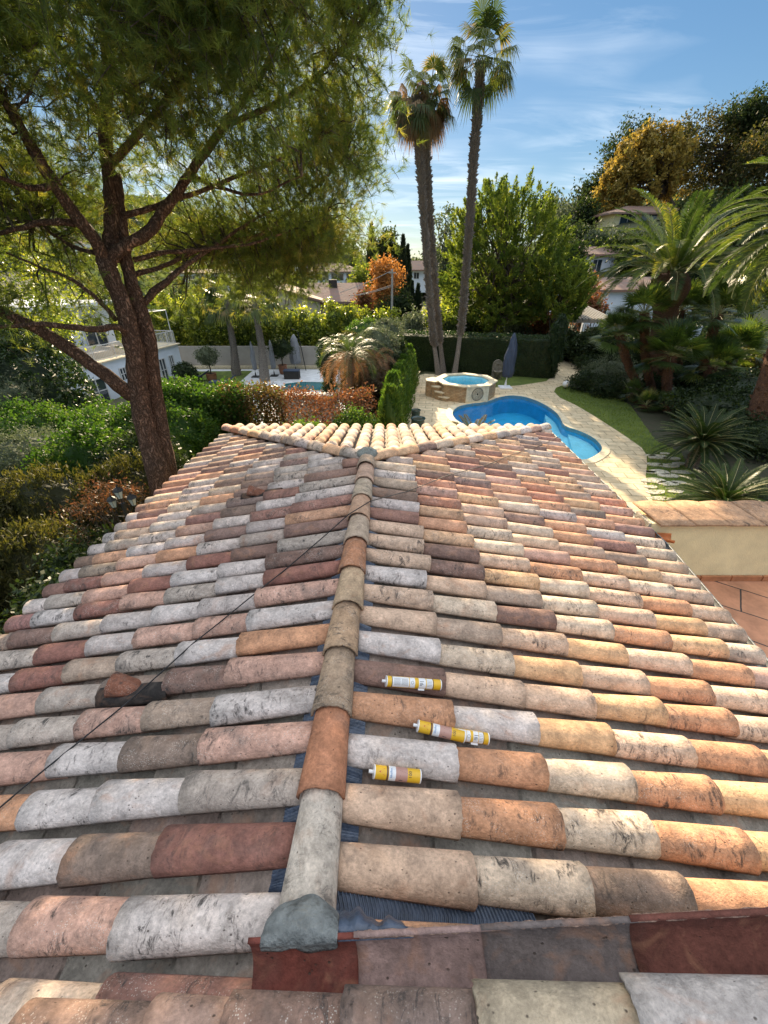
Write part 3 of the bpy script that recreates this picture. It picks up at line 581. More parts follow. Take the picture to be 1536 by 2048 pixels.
# flashing fan at the foot of the ridge, pleats running away from us
mb = MB(); xx = np.arange(-.20, .55, .0035); q = np.linspace(.36, .60, 7); r = .003*np.where(np.arange(len(xx)) % 4 < 2, 1, -1)
Xg = xx[:, None]+0*q[None]+.01*np.sin(q*40)[None]; Yg = q[None]+0*xx[:, None]; Zg = ZR-SR*np.abs(xx+.27)[:, None]+.012+r[:, None]-.10*(q[None]-.45)**2
m = len(q); i = np.arange(len(xx)-1)[:, None]*m; j = np.arange(m-1)[None]
mb.add(np.stack([Xg, Yg, Zg], -1), np.stack([i+j, i+m+j, i+m+j+1, i+j+1], -1).reshape(-1, 4)); part(mb, 'lead_flashing', M['lead'], house)
# the higher slope we stand on: hollow tiles with upturned rim, then cover tiles
NS = .155; dN = nrm([-1, 0, -NS]); zN = lambda x: 3.395+NS*(x+.35)
dnN = nrm([-NS, 0, 1]); wN = np.array([0, 1., 0])
def trough(mb, xa, xb, col, yb=.395, r=.088, th=.013, dz=0):
    a = np.radians(np.linspace(-100, 62, 15)); ns = 12; s = np.linspace(0, 1, ns+1); off = rng.uniform(-50, 50, 3); V = []; T = []
    for dr in (0, th):
        rr = r+dr
        for s_ in s:
            x = xa+(xb-xa)*s_; base = np.array([x, yb-r, zN(x)+.085+dz])
            e = rng.normal(size=15)*.0012*(np.arange(15) > 13)
            pt = base+np.outer(np.sin(-a)*rr*1.0+0, wN)*1.0+np.outer(-np.cos(a)*rr*.95+e*3+(.02*(np.sin(-a)-.8)*(np.sin(-a) > .8)), dnN)
            V.append(pt); T.append(np.stack([np.full(15, x), a*.09, np.full(15, dr)], -1)+off)
    V = np.concatenate(V); T = np.concatenate(T); m = 15; K = (ns+1)*m; i = np.arange(ns)[:, None]*m; j = np.arange(m-1)[None]
    Fo = np.stack([i+j, i+j+1, i+m+j+1, i+m+j], -1).reshape(-1, 4); Fi = Fo[:, ::-1]+K
    q = np.arange(ns)*m; F3 = np.stack([q, q+m, q+m+K, q+K], -1); q2 = q+m-1; F4 = np.stack([q2+m, q2, q2+K, q2+m+K], -1)
    e = np.arange(m-1); F5 = np.stack([e+1, e, e+K, e+1+K], -1); F6 = np.stack([e, e+1, e+1+K, e+K], -1)+ns*m
    mb.add(V, np.concatenate([Fo, Fi, F3, F4, F5, F6]), tint=.1, col=col, tco=T)
segs = [(-.40, -.07, (.19,.055,.04), 0), (-.085, .31, (.30,.20,.175), .006), (.275, .72, (.155,.125,.115), .012), (.675, 1.18, (.15,.055,.04), .02), (1.13, 1.62, (.3,.16,.11), .026), (1.57, 2.06, (.2,.12,.1), .03)]
for xa, xb, c, dz in segs:
    mb = MB(); trough(mb, xa, xb, np.array(c), dz=dz); tt = part(mb, 'channel_tile', M['clay'], house, True)
    if 0 < dz < .03:
        e = MB(); xs = np.linspace(xa+.008, xb-.06, 36); 
        P = np.stack([xs, np.full(36, .402)+rng.normal(size=36)*.0008, zN(xs)+dz+.093+rng.normal(size=36)*.0008], -1)
        e.tube(P, .0085+.0007*rng.normal(size=36), 8, jit=.06); sub(e, 'mortar_edge', simple('pink_mortar', (.50,.32,.24), .95, .25, 40, .6), tt, True)
mb = MB()
bands = [(-1.0, -.62, (.26,.17,.13)), (-.62, -.41, (.40,.26,.20)), (-.41, -.10, (.27,.17,.13)), (-.10, .235, (.24,.17,.14)), (.235, .60, (.50,.40,.28)), (.60, 1.02, (.48,.42,.38)), (1.02, 1.45, (.4,.2,.13)), (1.45, 1.9, (.33,.24,.18))]
for row in range(0, 6):
    y = .215-.21*row
    for xa, xb, c in bands:
        sh = 0 if row == 0 else rng.uniform(-.15, .15); c = np.array(c) if row == 0 else None
        if xb < -.3 and row < 9 and xb > -.7 and False: continue
        cover(mb, np.array([xb+.09+sh, y, zN(xb+.09+sh)+.07]), dN, wN, dnN, L=(xb-xa)+.09, r0=.075, r1=.092, hr=.8, lift=.024, col=c, ns=8, na=16, rough=.0015)
        if row: channel(mb, np.array([xb+.09, y+.105, zN(xb+.09)+.075]), dN, wN, dnN, L=.5, r=.088)
part(mb, 'roof_slope', M['tile'], house, True)
b = MB(); b.add([(-1.2,-1.6,zN(-1.2)-.1),(2.3,-1.6,zN(2.3)-.1),(2.3,.30,zN(2.3)-.1),(-1.2,.30,zN(-1.2)-.1),(-1.2,-1.6,2.7),(2.3,-1.6,2.7),(2.3,.30,2.7),(-1.2,.30,2.7)], np.array([(0,1,2,3),(7,6,5,4),(0,4,5,1),(1,5,6,2),(2,6,7,3),(3,7,4,0)])); part(b, 'roof_deck', M['mortar'], house)
# cement dressed over the foot of the ridge and down into the first hollow tile
mb = MB(); nx = 40; xs = np.linspace(-.365, -.135, nx); V = []; edge = .030+.016*np.sin(xs*31+1)+.010*np.sin(xs*77)+.006*rng.normal(size=nx); edge = np.convolve(np.pad(edge, 2, 'edge'), np.ones(5)/5, 'valid')
for i_, x in enumerate(xs):
    t_ = i_/(nx-1); rim = zN(x)+.088; bell = math.sin(PI*min(1, max(0, t_)))**.45; top = rim+.004+.026*bell; d_ = edge[i_]*(.35+.65*bell); wall = .3945
    q_ = .455+.045*bell**1.5*(1+.12*math.sin(x*50))
    for y, z in ((q_, rim-.05+.050*bell), (.415+(q_-.415)*.72, rim-.012+.034*bell), (.415+(q_-.415)*.42, rim+.000+.031*bell), (.42, top), (.408, rim+.018+.010*bell), (wall-.0075, rim+.014), (wall-.0060, rim-.35*d_), (wall-.0085, rim-.7*d_), (wall-.0095-.10*d_, rim-d_), (wall+.002, rim-d_-.004)):
        V.append((x+rng.normal()*.0006, y, z+rng.normal()*.0007))
i2 = np.arange(nx-1)[:, None]*10; j2_ = np.arange(9)[None]; mb.add(V, np.stack([i2+j2_, i2+j2_+1, i2+11+j2_, i2+10+j2_], -1).reshape(-1, 4)[:, ::-1]); part(mb, 'cement_smear', M['cement'], house, True)
mb = MB(); xs = np.linspace(-.135, .085, 50); V = []
for x in xs:
    rim = zN(x)+.092; w_ = .010*math.sin(x*60)+.004*math.sin(x*140); f_ = (x+.135)/.22
    for y, z in ((.475-.05*f_+w_, rim-.035), (.45-.035*f_+w_, rim-.004), (.425-.012*f_, rim+.008+w_*.3), (.404, rim+.004), (.392, rim-.006)): V.append((x, y, z+rng.normal()*.0004))
i2 = np.arange(49)[:, None]*5; j2_ = np.arange(4)[None]; mb.add(V, np.stack([i2+j2_, i2+j2_+1, i2+6+j2_, i2+5+j2_], -1).reshape(-1, 4)[:, ::-1]); part(mb, 'lead_lip', M['lead'], house, True)
# hooded ventilation tiles
for (u, v, zz) in ((268, 1372, 3.20), (522, 984, 3.16)):
    p = hit(u, v, (XR(1), 1, ZR+.05), nrm(np.array([-SL_, 0, 1.])*np.array([1, 1, 1]))); 
    p = hit(u, v, (XR(1), 1, ZR+.075), nrm([-.25, 0, 1.]))
    mb = MB(); ds = nrm([-1, .035, -.25]); dw = nrm([.035, 1, 0]); dn = nrm(np.cross(dw, ds)); dn = dn if dn[2] > 0 else -dn
    cover(mb, p-ds*.22-dn*.075, ds, dw, dn, L=.44, r0=.082, r1=.093, lift=.02, col=np.array([.03,.026,.024]), ns=4, na=12)
    t = part(mb, 'ventilation_tile', M['tile'], house, True); mb = MB()
    du = nrm(ds+dn*.42); dnn = nrm(dn-ds*.42)
    cover(mb, p-ds*.03-dn*.035, du, dw, dnn, L=.17, r0=.045, r1=.078, lift=.0, hr=.95, col=np.array([.22,.09,.055]), ns=5, na=12)
    sub(mb, 'hood', M['tile'], t, True)
# gutter along the right eave
mb = MB(); a = np.radians(np.linspace(95, 270, 10)); prof = np.stack([np.cos(a)*.065, np.sin(a)*.065], -1)
ys_ = np.linspace(.2, 7.2, 30); V = []
for y in ys_:
    x = (2.93 if y > 3.6 else 2.93-.10*(3.6-y))+.02
    V += [(x-prof_[0]*-1 if False else x+.03-prof_[0]*-1, y, 2.665+prof_[1]*1.0) for prof_ in np.stack([np.cos(np.radians(np.linspace(180, 360, 10)))*.065, np.sin(np.radians(np.linspace(180, 360, 10)))*.065], -1)]
V = np.array(V); i = np.arange(29)[:, None]*10; j = np.arange(9)[None]
mb.add(V, np.stack([i+j, i+j+1, i+11+j, i+10+j], -1).reshape(-1, 4))
V2 = V.reshape(30, 10, 3); mb.tube(V2[:, 9], .008, 6); part(mb, 'gutter', M['zinc'], house, True)
# terrace with its parapet, beside the roof
ter = thing('terrace', 'raised terracotta terrace beside the tiled roof', 'terrace', (5.5, 2, 0))
b = MB(); b.box((3.02, -2, 0), (9, 3.84, 1.94)); part(b, 'base', M['render'], ter)
b = MB(); b.box((3.0, -2.02, 1.944), (9.02, 3.84, 1.975)); part(b, 'floor', M['terr'], ter)
b = MB()
for k in range(16): b.box((3.06+k*.37, 3.822, 1.977), (3.06+k*.37+.355, 3.853, 2.045))
part(b, 'skirting', M['skirt'], ter)
par = thing('parapet_wall', 'cream rendered garden wall with mossy clay tile coping beside the roof', 'wall', (5.9, 4, 0))
b = MB(); b.box((2.985, 3.86, 0), (9, 4.14, 2.775)); part(b, 'wall', M['render'], par)
b = MB(); b.box((2.955, 3.865, 1.9), (2.983, 4.135, 2.77)); part(b, 'wall_end', M['endstone'], par)
x = 2.93; k = 0
mbc = MB()
while x < 9:
    W = .385; na = 8; xs = np.linspace(0, W-.008, na+1); V = []; T = []; off = rng.uniform(-40, 40, 3)
    for top in (1, 0):
        for yy, zb, arch in ((4.22, 2.850, .018), (4.05, 2.825, .010), (3.90, 2.805, .005), (3.80, 2.79, .002)):
            sk = (4.22-yy)*.28
            for q in xs:
                V.append((x+q+sk, yy, zb+arch*math.sin(PI*q/W)-(0 if top else .018)+k % 2*.003)); T.append((q, yy, 0))
    V = np.array(V); m = na+1; K = 4*m; i = np.arange(3)[:, None]*m; j = np.arange(na)[None]
    Fo = np.stack([i+j, i+m+j, i+m+j+1, i+j+1], -1).reshape(-1, 4); e = 3*m+np.arange(na); Fr = np.stack([e, e+K, e+1+K, e+1], -1); e0 = np.arange(na); F0 = np.stack([e0+1, e0+1+K, e0+K, e0], -1)
    q = np.arange(3)*m; Fl = np.stack([q, q+K, q+m+K, q+m], -1); q2 = q+na; F2 = np.stack([q2, q2+m, q2+m+K, q2+K], -1)
    mb = MB(); mb.add(V, np.concatenate([Fo, Fo[:, ::-1]+K, Fr, F0, Fl, F2]), tint=rng.uniform(), col=np.array([.44,.26,.15])*rng.uniform(.85, 1.1), tco=np.array(T+[])*np.array([1, 1, 1])+off)
    part(mb, 'coping_tile', M['copingtile'], par, True); x += W; k += 1
# broken orange flashing tile in the corner between roof and wall
mb = MB(); cover(mb, np.array([2.86, 3.92, 2.70]), nrm([.35, -.9, -.1]), nrm([.9, .35, 0]), nrm([0, .1, -1]), L=.17, r0=.05, r1=.07, hr=.7, lift=0, col=np.array([.50,.14,.05]), ns=4, na=10)
cover(mb, np.array([3.02, 3.78, 2.665]), nrm([.93, -.3, .05]), nrm([.3, .93, 0]), nrm([.1, .1, -1]), L=.16, r0=.06, r1=.08, hr=.8, lift=0, col=np.array([.55,.17,.05]), ns=4, na=10)
mb.blob((2.93, 3.86, 2.66), (.10, .06, .035), 8, .15, col=(.5,.16,.07), tint=.1); part(mb, 'corner_flashing', M['clay'], house, True)
# ---------------------------------------------------------------- cables on the roof
def roofz(x, y): return ZR-(SR*(x-XR(y)) if x > XR(y) else SL_*(XR(y)-x))
def roof_pt(u, v, off=.095):
    side = 1
    r = ray(u, v); o = np.array([0, 0, CZ]); t = .3
    while t < 14:
        p = o+r*t
        if p[2] < roofz(p[0], p[1])+off or (abs(p[0]-XR(p[1])) < .14 and p[2] < ZR+.11+.07): return p
        t += .004
    return p
cab = [(-60,1660),(0,1615),(77,1549),(171,1473),(255,1405),(319,1348),(387,1286),(433,1250),(494,1200),(572,1138),(650,1071),(697,1029),(741,1002),(817,982),(895,951),(973,930),(1025,909),(1075,893),(1119,873)]
P = [roof_pt(u, v) for u, v in cab]
mb = MB(); mb.tube(P[:13], .0042, 6); tag(mb.build('cable', M['black'], None, True), 'black cable stretched diagonally over the left roof slope up to the ridge', 'cable')
mb = MB(); mb.tube(P[12:], .0045, 6); tag(mb.build('wire', M['wire'], None, True), 'grey brown wire running from the ridge across the right roof slope', 'wire')
mb = MB(); mb.tube([roof_pt(u, v) for u, v in ((905,876),(930,886),(955,900),(978,914),(999,928))], .0035, 6); tag(mb.build('wire', M['wire'], None, True), 'short dark wire lying across tiles below the right hip', 'wire')
# ---------------------------------------------------------------- sealant cartridges
def text2d(txt, size):
    cu = bpy.data.curves.new('t', 'FONT'); cu.body = txt; cu.size = size; cu.align_x = 'CENTER'; cu.align_y = 'CENTER'; cu.resolution_u = 3
    o = bpy.data.objects.new('t', cu); COL.objects.link(o); bpy.context.view_layer.update(); me = bpy.data.meshes.new_from_object(o.evaluated_get(bpy.context.evaluated_depsgraph_get()))
    V = np.array([v.co[:] for v in me.vertices]).reshape(-1, 3)[:, :2] if len(me.vertices) else np.zeros((0, 2)); F = [tuple(p.vertices) for p in me.polygons]
    bpy.data.objects.remove(o); bpy.data.curves.remove(cu); bpy.data.meshes.remove(me); return V, F
CMAT = [simple('cartridge_'+nm, c, .35, .03, 10, 0, spec=.5) for nm, c in (('yellow', (.72,.42,.02)), ('white', (.74,.74,.74)), ('red', (.5,.05,.02)), ('brown', (.13,.06,.03)), ('blue', (.05,.2,.45)), ('ink', (.05,.045,.05)), ('pinkish', (.45,.25,.2)))]
def cartridge(label, a, b_, roll, face, group=None):
    """a, b_: ends of the axis; face: direction the printed side looks"""
    a, b_ = np.array(a), np.array(b_); ax = nrm(b_-a); L = np.linalg.norm(b_-a); R = .027
    f = nrm(np.array(face)-ax*np.dot(face, ax)); s = np.cross(f, ax)
    t = thing('sealant_cartridge', label, 'sealant cartridge', a, group)
    def cyl(mb, x0, x1, r, mi=0, n=28, t0=-PI, t1=PI):
        th = np.linspace(t0, t1, n+1); V = [a+ax*x+(f*math.cos(q)+s*math.sin(q))*r for x in (x0, x1) for q in th]
        mb.add(V, [(i, i+1, n+2+i, n+1+i) for i in range(n)], mi=mi)
    def disc(mb, x, r0, mi=0, x2=None):
        th = np.linspace(-PI, PI, 25)[:-1]; mb.add([a+ax*x+(f*math.cos(q)+s*math.sin(q))*r0 for q in th], [tuple(range(24))], mi=mi)
    def wrap(V, F, x, th, r, rot=0, mi=0, mb=None):   # 2D art laid on the cylinder
        V = np.asarray(V, float); c_, s_ = math.cos(rot), math.sin(rot); U = V[:, 0]*c_-V[:, 1]*s_; W = V[:, 0]*s_+V[:, 1]*c_
        q = th+W/R; mb.add(a+(x+U)[:, None]*ax+r*(np.cos(q)[:, None]*f+np.sin(q)[:, None]*s), F, mi=mi)
    m = MB(); cyl(m, .004, L-.004, R); cyl(m, .004, .009, R+.0008, 1); cyl(m, L-.009, L-.004, R+.0008, 1); disc(m, .004, R, 1); disc(m, L-.004, R, 1)
    o = part(m, 'tube', CMAT, t, True)
    for p in o.data.polygons: 
        if len(p.vertices) > 4: p.use_smooth = False
    m = MB(); cyl(m, -.016, .005, .0075, 1, 14); disc(m, -.016, .0075, 1); part(m, 'nozzle_thread', CMAT, t, True)
    m = MB()
    if roll == 'front':
        k = L/.215
        cyl(m, .058*k, .066*k, R+.0004, 3, 20, -2, 2); cyl(m, .068*k, .098*k, R+.0004, 1, 20, -1.5, 1.7); cyl(m, .098*k, .150*k, R+.0004, 6, 20, -1.5, 1.7)
        tri = [(-.014,-.012),(.014,-.012),(0,.014)]; tri2 = [(-.0055,-.0085),(.0055,-.0085),(0,.002)]
        wrap([(x_, y_) for x_, y_ in tri], [(0,1,2)], .038*k, .25, R+.0009, PI/2, 2, m); wrap(tri2, [(0,1,2)], .038*k, .25, R+.0013, PI/2, 0, m)
        V, F = text2d('Sikaflex', .013); wrap(V, F, .078*k, .2, R+.0012, PI/2, 4, m)
        for xx in (.087, .092): wrap([(-.015,-.0007),(.015,-.0007),(.015,.0007),(-.015,.0007)], [(0,1,2,3)], xx*k, .2, R+.001, PI/2, 4, m)
        for h in range(6):
            q0 = .104+.007*h; wrap([(q0*k,-.004-.003*h),(q0*k+.0022,-.004-.003*h),(q0*k+.016,.026-.002*h),(q0*k+.0138,.026-.002*h)], [(0,1,2,3)], 0, -.3, R+.0011, 0, 3, m)
        wrap([(.112*k,-.03),(.13*k,-.03),(.117*k,-.008)], [(0,1,2)], 0, .3, R+.0014, 0, 5, m)
        V, F = text2d('100', .019); wrap(V, F, .162*k, .2, R+.001, PI/2, 5, m)
    else:
        k = L/.26
        for x0, x1, mi in ((.030, .105, 1), (.108, .132, 1), (.150, .182, 1), (.186, .214, 1)): cyl(m, x0*k, x1*k, R+.0004, mi, 16, -1.1, 1.1)
        cyl(m, .0265*k, .0295*k, R+.0005, 5, 16, -1.3, 1.3); cyl(m, .2155*k, .2185*k, R+.0005, 5, 16, -1.3, 1.3)
        for q in range(9):
            for g_ in range(2): wrap([(.036*k+g_*.034*k,-.0005),(.036*k+(g_*.034+.030)*k,-.0005),(.036*k+(g_*.034+.030)*k,.0005),(.036*k+g_*.034*k,.0005)], [(0,1,2,3)], 0, -.6+.15*q, R+.0009, 0, 5, m)
        for q in range(5): wrap([(.188*k,-.0006),(.210*k,-.0006),(.210*k,.0006),(.188*k,.0006)], [(0,1,2,3)], 0, -.5+.25*q, R+.0009, 0, 5, m)
        th = np.linspace(0, 2*PI, 25)[:-1]; V = [(.0075*math.cos(q), .0075*math.sin(q)) for q in th]+[(.0062*math.cos(q), .0062*math.sin(q)) for q in th]
        wrap(V, [(i, (i+1) % 24, 24+(i+1) % 24, 24+i) for i in range(24)], .120*k, 0, R+.001, 0, 5, m)
        for q, l_ in ((.3, .022), (0, .016), (-.2, .019), (-.4, .012)): wrap([(.154*k,-.0012),(.154*k+l_,-.0012),(.154*k+l_,.0012),(.154*k,.0012)], [(0,1,2,3)], 0, q, R+.001, 0, 5, m)
    part(m, 'label', CMAT, t)
    if roll == 'back':
        m = MB(); m.obox(a+ax*(.165*k)+f*.004-s*.0+np.array([0,-.006,.002]), ax, s, f, (.017, .030, .0008), mi=1)
        o2 = part(m, 'loose_sticker', CMAT, t)
CG = 'yellow sealant cartridges lying between the tiles'
def on(u, v, off=.045): return hit(u, v, (XR(1), 1, ZR+off), nrm([SR, 0, 1.]))
face = nrm([-.1, -.55, .83])
cartridge('yellow cartridge with white text panels and a sticker, farthest up the roof', on(770, 1362, .085), on(882, 1370, .085), 'back', face, CG)
cartridge('yellow cartridge with red triangle and hatched picture in the middle gap, left of its neighbour', on(833, 1451, .065), on(930, 1474, .065), 'front', face, CG)
cartridge('yellow cartridge whose white panels show, touching its neighbour in the middle gap', on(897, 1466, .06), on(977, 1478, .06), 'back', face, CG)
cartridge('yellow cartridge with hatched label and round figures, nearest to us on the roof', on(745, 1543, .06), on(842, 1553, .06), 'front', face, CG)
# ================================================================ plants: generators
def cloud(ells, K, n, cr, shell=.55, zmin=None):
    """clump centres in the outer part of a union of ellipsoids, leaves scattered round them"""
    vol = np.array([r[0]*r[1]+r[1]*r[2]+r[0]*r[2] for c, r in ells]); pick = rng.choice(len(ells), K, p=vol/vol.sum())
    C = np.array([c for c, r in ells])[pick]; R = np.array([r for c, r in ells])[pick]
    D = nrm(rng.normal(size=(K, 3))); f = rng.uniform(shell**3, 1, (K, 1))**(1/3)
    cc = C+D*R*f; w = rng.integers(0, K, n)
    P = cc[w]+rng.normal(size=(n, 3))*cr*rng.uniform(.6, 1.2, (K, 1))[w]*.55
    if zmin is not None: P = P[P[:, 2] > zmin]
    return cc, P, w
def path(a, b, sag=0, n=6, wob=.04):
    a, b = np.array(a, float), np.array(b, float); t = np.linspace(0, 1, n)[:, None]; L = np.linalg.norm(b-a)
    P = a+(b-a)*t; P += np.sin(PI*t)*np.array([0, 0, sag*L]); P[1:-1] += rng.normal(size=(n-2, 3))*wob*L; return P
def tree(name, label, cat, base, ht, ells, K, n, cr, ln, wd, leaf, bark='greybark', tr=.2, nl=10, group=None, shell=.55, core=None, tw=1.0):
    base = np.array(base, float); t = thing(name, label, cat, base, group)
    cc, P, w_ = cloud(ells, K, n, cr, shell); m = MB()
    top = np.array([np.mean([c[0] for c, r in ells]), np.mean([c[1] for c, r in ells]), base[2]+ht])
    tp = path(base, top, 0, 8, .012); m.tube(tp, np.linspace(tr, tr*.3, 8)*np.array([1.25]+[1]*7), 9, jit=.04)
    for c in cc[rng.choice(K, min(nl, K), replace=False)]:
        s = tp[rng.integers(2, 7)]; m.tube(path(s, c, .06, 6, .04), np.linspace(tr*.35, tr*.06, 6)*tw, 5)
    part(m, 'trunk', M[bark], t, True)
    g = MB(); g.leaves(P, ln, wd)
    if core:
        for c, r in ells: g.blob(c, np.array(r)*core, 9, .1, tint=.1)
    part(g, 'crown', M[leaf], t); return t
def shrub(name, label, cat, ells, K, n, cr, ln, wd, leaf, group=None, core=.8, stem=True, dirs=None, shell=.75):
    c0 = ells[0][0]; zb = float(H(np.array(c0[0]), np.array(c0[1]))); t = thing(name, label, cat, (c0[0], c0[1], zb), group)
    cc, P, _ = cloud(ells, int(K*2.5), int(n*1.25), cr*.85, shell); g = MB(); dd = None; core = core*.84
    if dirs is not None: dd = np.tile(np.array(dirs, float), (len(P), 1))
    g.leaves(P, ln, wd, dirs=dd)
    if core:
        for c, r in ells: g.blob(c, np.array(r)*core, 10, .08, tint=.15)
    part(g, 'foliage', M[leaf], t)
    if stem:
        m = MB()
        for k in range(4): m.tube(path((c0[0]+rng.normal()*.08, c0[1]+rng.normal()*.08, zb), cc[k % len(cc)], .05, 5, .03), np.linspace(.035, .012, 5), 5)
        part(m, 'stem', M['greybark'], t, True)
    return t
def hedge(name, label, pts, z1, wid, n, ln, wd, leaf, core=True, lump=.05, z0=None, group=None, dens_top=1.0, cat='hedge', wav=.05, leaf2=None):
    """clipped or loose hedge following a ground line"""
    pts = np.array(pts, float)[:, :2]; seg = np.linalg.norm(np.diff(pts, axis=0), axis=1); cum = np.concatenate([[0], np.cumsum(seg)]); L = cum[-1]
    mid = pts[len(pts)//2]; zb = float(H(mid[0], mid[1])) if z0 is None else z0; t = thing(name, label, cat, (pts[0][0], pts[0][1], zb), group)
    def at(s): 
        s = np.clip(s, 0, L-1e-6); k = np.searchsorted(cum, s, 'right')-1; f = (s-cum[k])/seg[k]; p = pts[k]+(pts[k+1]-pts[k])*f[:, None]; d = (pts[k+1]-pts[k])/seg[k][:, None]; return p, np.stack([d[:, 1], -d[:, 0]], -1)
    z1f = (lambda s: z1+0*s) if not callable(z1) else z1
    s = rng.uniform(0, L, n); p, q = at(s); hh = z1f(s)-zb+wav*np.sin(s*2.1)+wav*.7*np.sin(s*5.3+1)
    kind = rng.uniform(0, 1, n); top = kind < wid/(wid+2*hh.mean())*dens_top; side = np.where(rng.uniform(0, 1, n) < .5, 1, -1)
    u = np.where(top, rng.uniform(-.5, .5, n)*wid, side*wid*.5*(1+.06*np.sin(s*3))); z = np.where(top, hh, rng.uniform(.02, 1, n)*hh)
    P = np.stack([p[:, 0]+q[:, 0]*u, p[:, 1]+q[:, 1]*u, zb+z], -1)+rng.normal(size=(n, 3))*lump
    g = MB(); g.leaves(P, ln, wd)
    if core:
        ss = np.linspace(0, L, max(8, int(L/.5))); p, q = at(ss); m = len(ss); V = []
        for uu, zz in ((-.42, 0), (-.44, .93), (0, .96), (.44, .93), (.42, 0)):
            V.append(np.stack([p[:, 0]+q[:, 0]*uu*wid, p[:, 1]+q[:, 1]*uu*wid, zb+zz*(z1f(ss)-zb)-.03], -1)+rng.normal(size=(m, 3))*.02)
        V = np.concatenate(V); i = np.arange(4)[:, None]*m; j = np.arange(m-1)[None]
        F = [tuple(f) for f in np.stack([i+j, i+m+j, i+m+j+1, i+j+1], -1).reshape(-1, 4)]+[(0, m, 2*m, 3*m, 4*m), (m-1, 5*m-1, 4*m-1, 3*m-1, 2*m-1)]
        g.add(V, F, tint=.15)
    part(g, 'foliage', M[leaf], t)
    m = MB()
    for k in range(int(L/.8)+2):
        pp, _ = at(np.array([min(L, k*.8+.2)])); m.tube(path((*pp[0], zb), (*(pp[0]+rng.normal(size=2)*.1), zb+(z1f(np.array([k*.8]))[0]-zb)*.8), 0, 5, .02), np.linspace(.03, .012, 5), 5)
    part(m, 'stem', M['greybark'], t, True); return t
# ---------------------------------------------------------------- palms
def fan(g, base, d, up, pet, R, nseg=26, spread=3.6, droop=.35, w=.035, tint=None, pm=None):
    d = nrm(d); up = nrm(up-d*np.dot(up, d)); s = np.cross(d, up); B = base+d*pet+np.array([0, 0, -.04*pet])
    pm.tube([base, base+d*pet*.5+up*.02, B], [.014, .011, .009], 4, cap=False)
    a = np.linspace(-spread/2, spread/2, nseg)+rng.normal(size=nseg)*.02; rr = R*(.62+.38*np.cos(a*.5))*rng.uniform(.9, 1.08, nseg)
    D = np.cos(a)[:, None]*d+np.sin(a)[:, None]*s; fold = up*(-.18*np.abs(np.sin(a)))[:, None]
    p1 = B+(D+fold*.5)*(rr*.55)[:, None]; p2 = B+(D+fold)*rr[:, None]+np.array([0, 0, -1.])*(droop*rr*rng.uniform(.6, 1.4, nseg))[:, None]
    sw = nrm(np.cross(D, up))*w*(R/.8); V = np.stack([np.repeat(B[None], nseg, 0), p1-sw, p1+sw, p2], 1).reshape(-1, 3); i = np.arange(nseg)*4
    F = np.concatenate([np.stack([i, i+1, i+2], -1), np.stack([i+1, i+3, i+2], -1)])
    tt = rng.uniform(0, 1) if tint is None else tint
    g.add(V, F, tint=np.clip(tt+rng.normal(size=2*nseg)*.1, 0, 1))
def pinnate(g, pm, base, az, el, L, droop=1.2, n=46, ll=.42, w=.022, tint=None, vee=.35, r=.018):
    t = np.linspace(0, 1, 12); ang = el-droop*t**1.3; h = np.array([math.cos(az), math.sin(az), 0]); dl = L/11
    steps = np.cos(ang)[:, None]*h+np.sin(ang)[:, None]*np.array([0, 0, 1.]); P = base+np.concatenate([[[0,0,0]], np.cumsum(steps[:-1]*dl, 0)])
    pm.tube(P, np.linspace(r, r*.25, 12), 4, cap=False)
    s = np.linspace(.10, .99, n); ii = s*11; k = np.minimum(ii.astype(int), 10); f = (ii-k)[:, None]; C = P[k]*(1-f)+P[k+1]*f; T = nrm(P[k+1]-P[k]); S_ = np.array([-math.sin(az), math.cos(az), 0]); U = np.cross(S_, T)*-1
    U = np.where(U[:, 2:3] < 0, -U, U); tt = rng.uniform(0, 1) if tint is None else tint
    ln = ll*(np.sin(PI*(s*.86+.10))**.6)
    for sg in (1, -1):
        D = nrm(T*.75+sg*S_+U*vee+rng.normal(size=(n, 3))*.07); tip = C+D*ln[:, None]+np.array([0, 0, -.10])*ln[:, None]*1.0; W = T*w
        V = np.stack([C-W*.6, C+D*ln[:, None]*.5-W*.8, tip, C+D*ln[:, None]*.5+W*.8], 1).reshape(-1, 3)
        g.add(V, np.arange(4*n).reshape(n, 4), tint=np.clip(tt+rng.normal(size=n)*.12, 0, 1))
def boots(m, P, R, n, ln=.09, w=.05, out=.5):
    P = np.asarray(P); t = (np.arange(n)+.5)/n*(len(P)-1); k = np.minimum(t.astype(int), len(P)-2); f = (t-k)[:, None]; C = P[k]*(1-f)+P[k+1]*f; Rr = np.interp(t, np.arange(len(P)), R)
    a = np.arange(n)*2.399+rng.normal(size=n)*.15; T = nrm(P[k+1]-P[k]); O = np.stack([np.cos(a), np.sin(a), 0*a], -1); S_ = np.cross(T, O)
    b0 = C+O*Rr[:, None]*.9; l = ln*rng.uniform(.7, 1.3, (n, 1)); tip = b0+T*l+O*l*out*rng.uniform(.6, 1.5, (n, 1))
    V = np.stack([b0-S_*w, b0+S_*w, tip+S_*w*.35, tip-S_*w*.35, b0+T*l*1.0], 1).reshape(-1, 3); i = np.arange(n)*5
    m.add(V, [tuple(q) for q in np.stack([i, i+1, i+2, i+3], -1)]+[tuple(q) for q in np.stack([i+3, i+2, i+4], -1)]+[tuple(q) for q in np.stack([i, i+3, i+4], -1)]+[tuple(q) for q in np.stack([i+1, i+4, i+2], -1)])
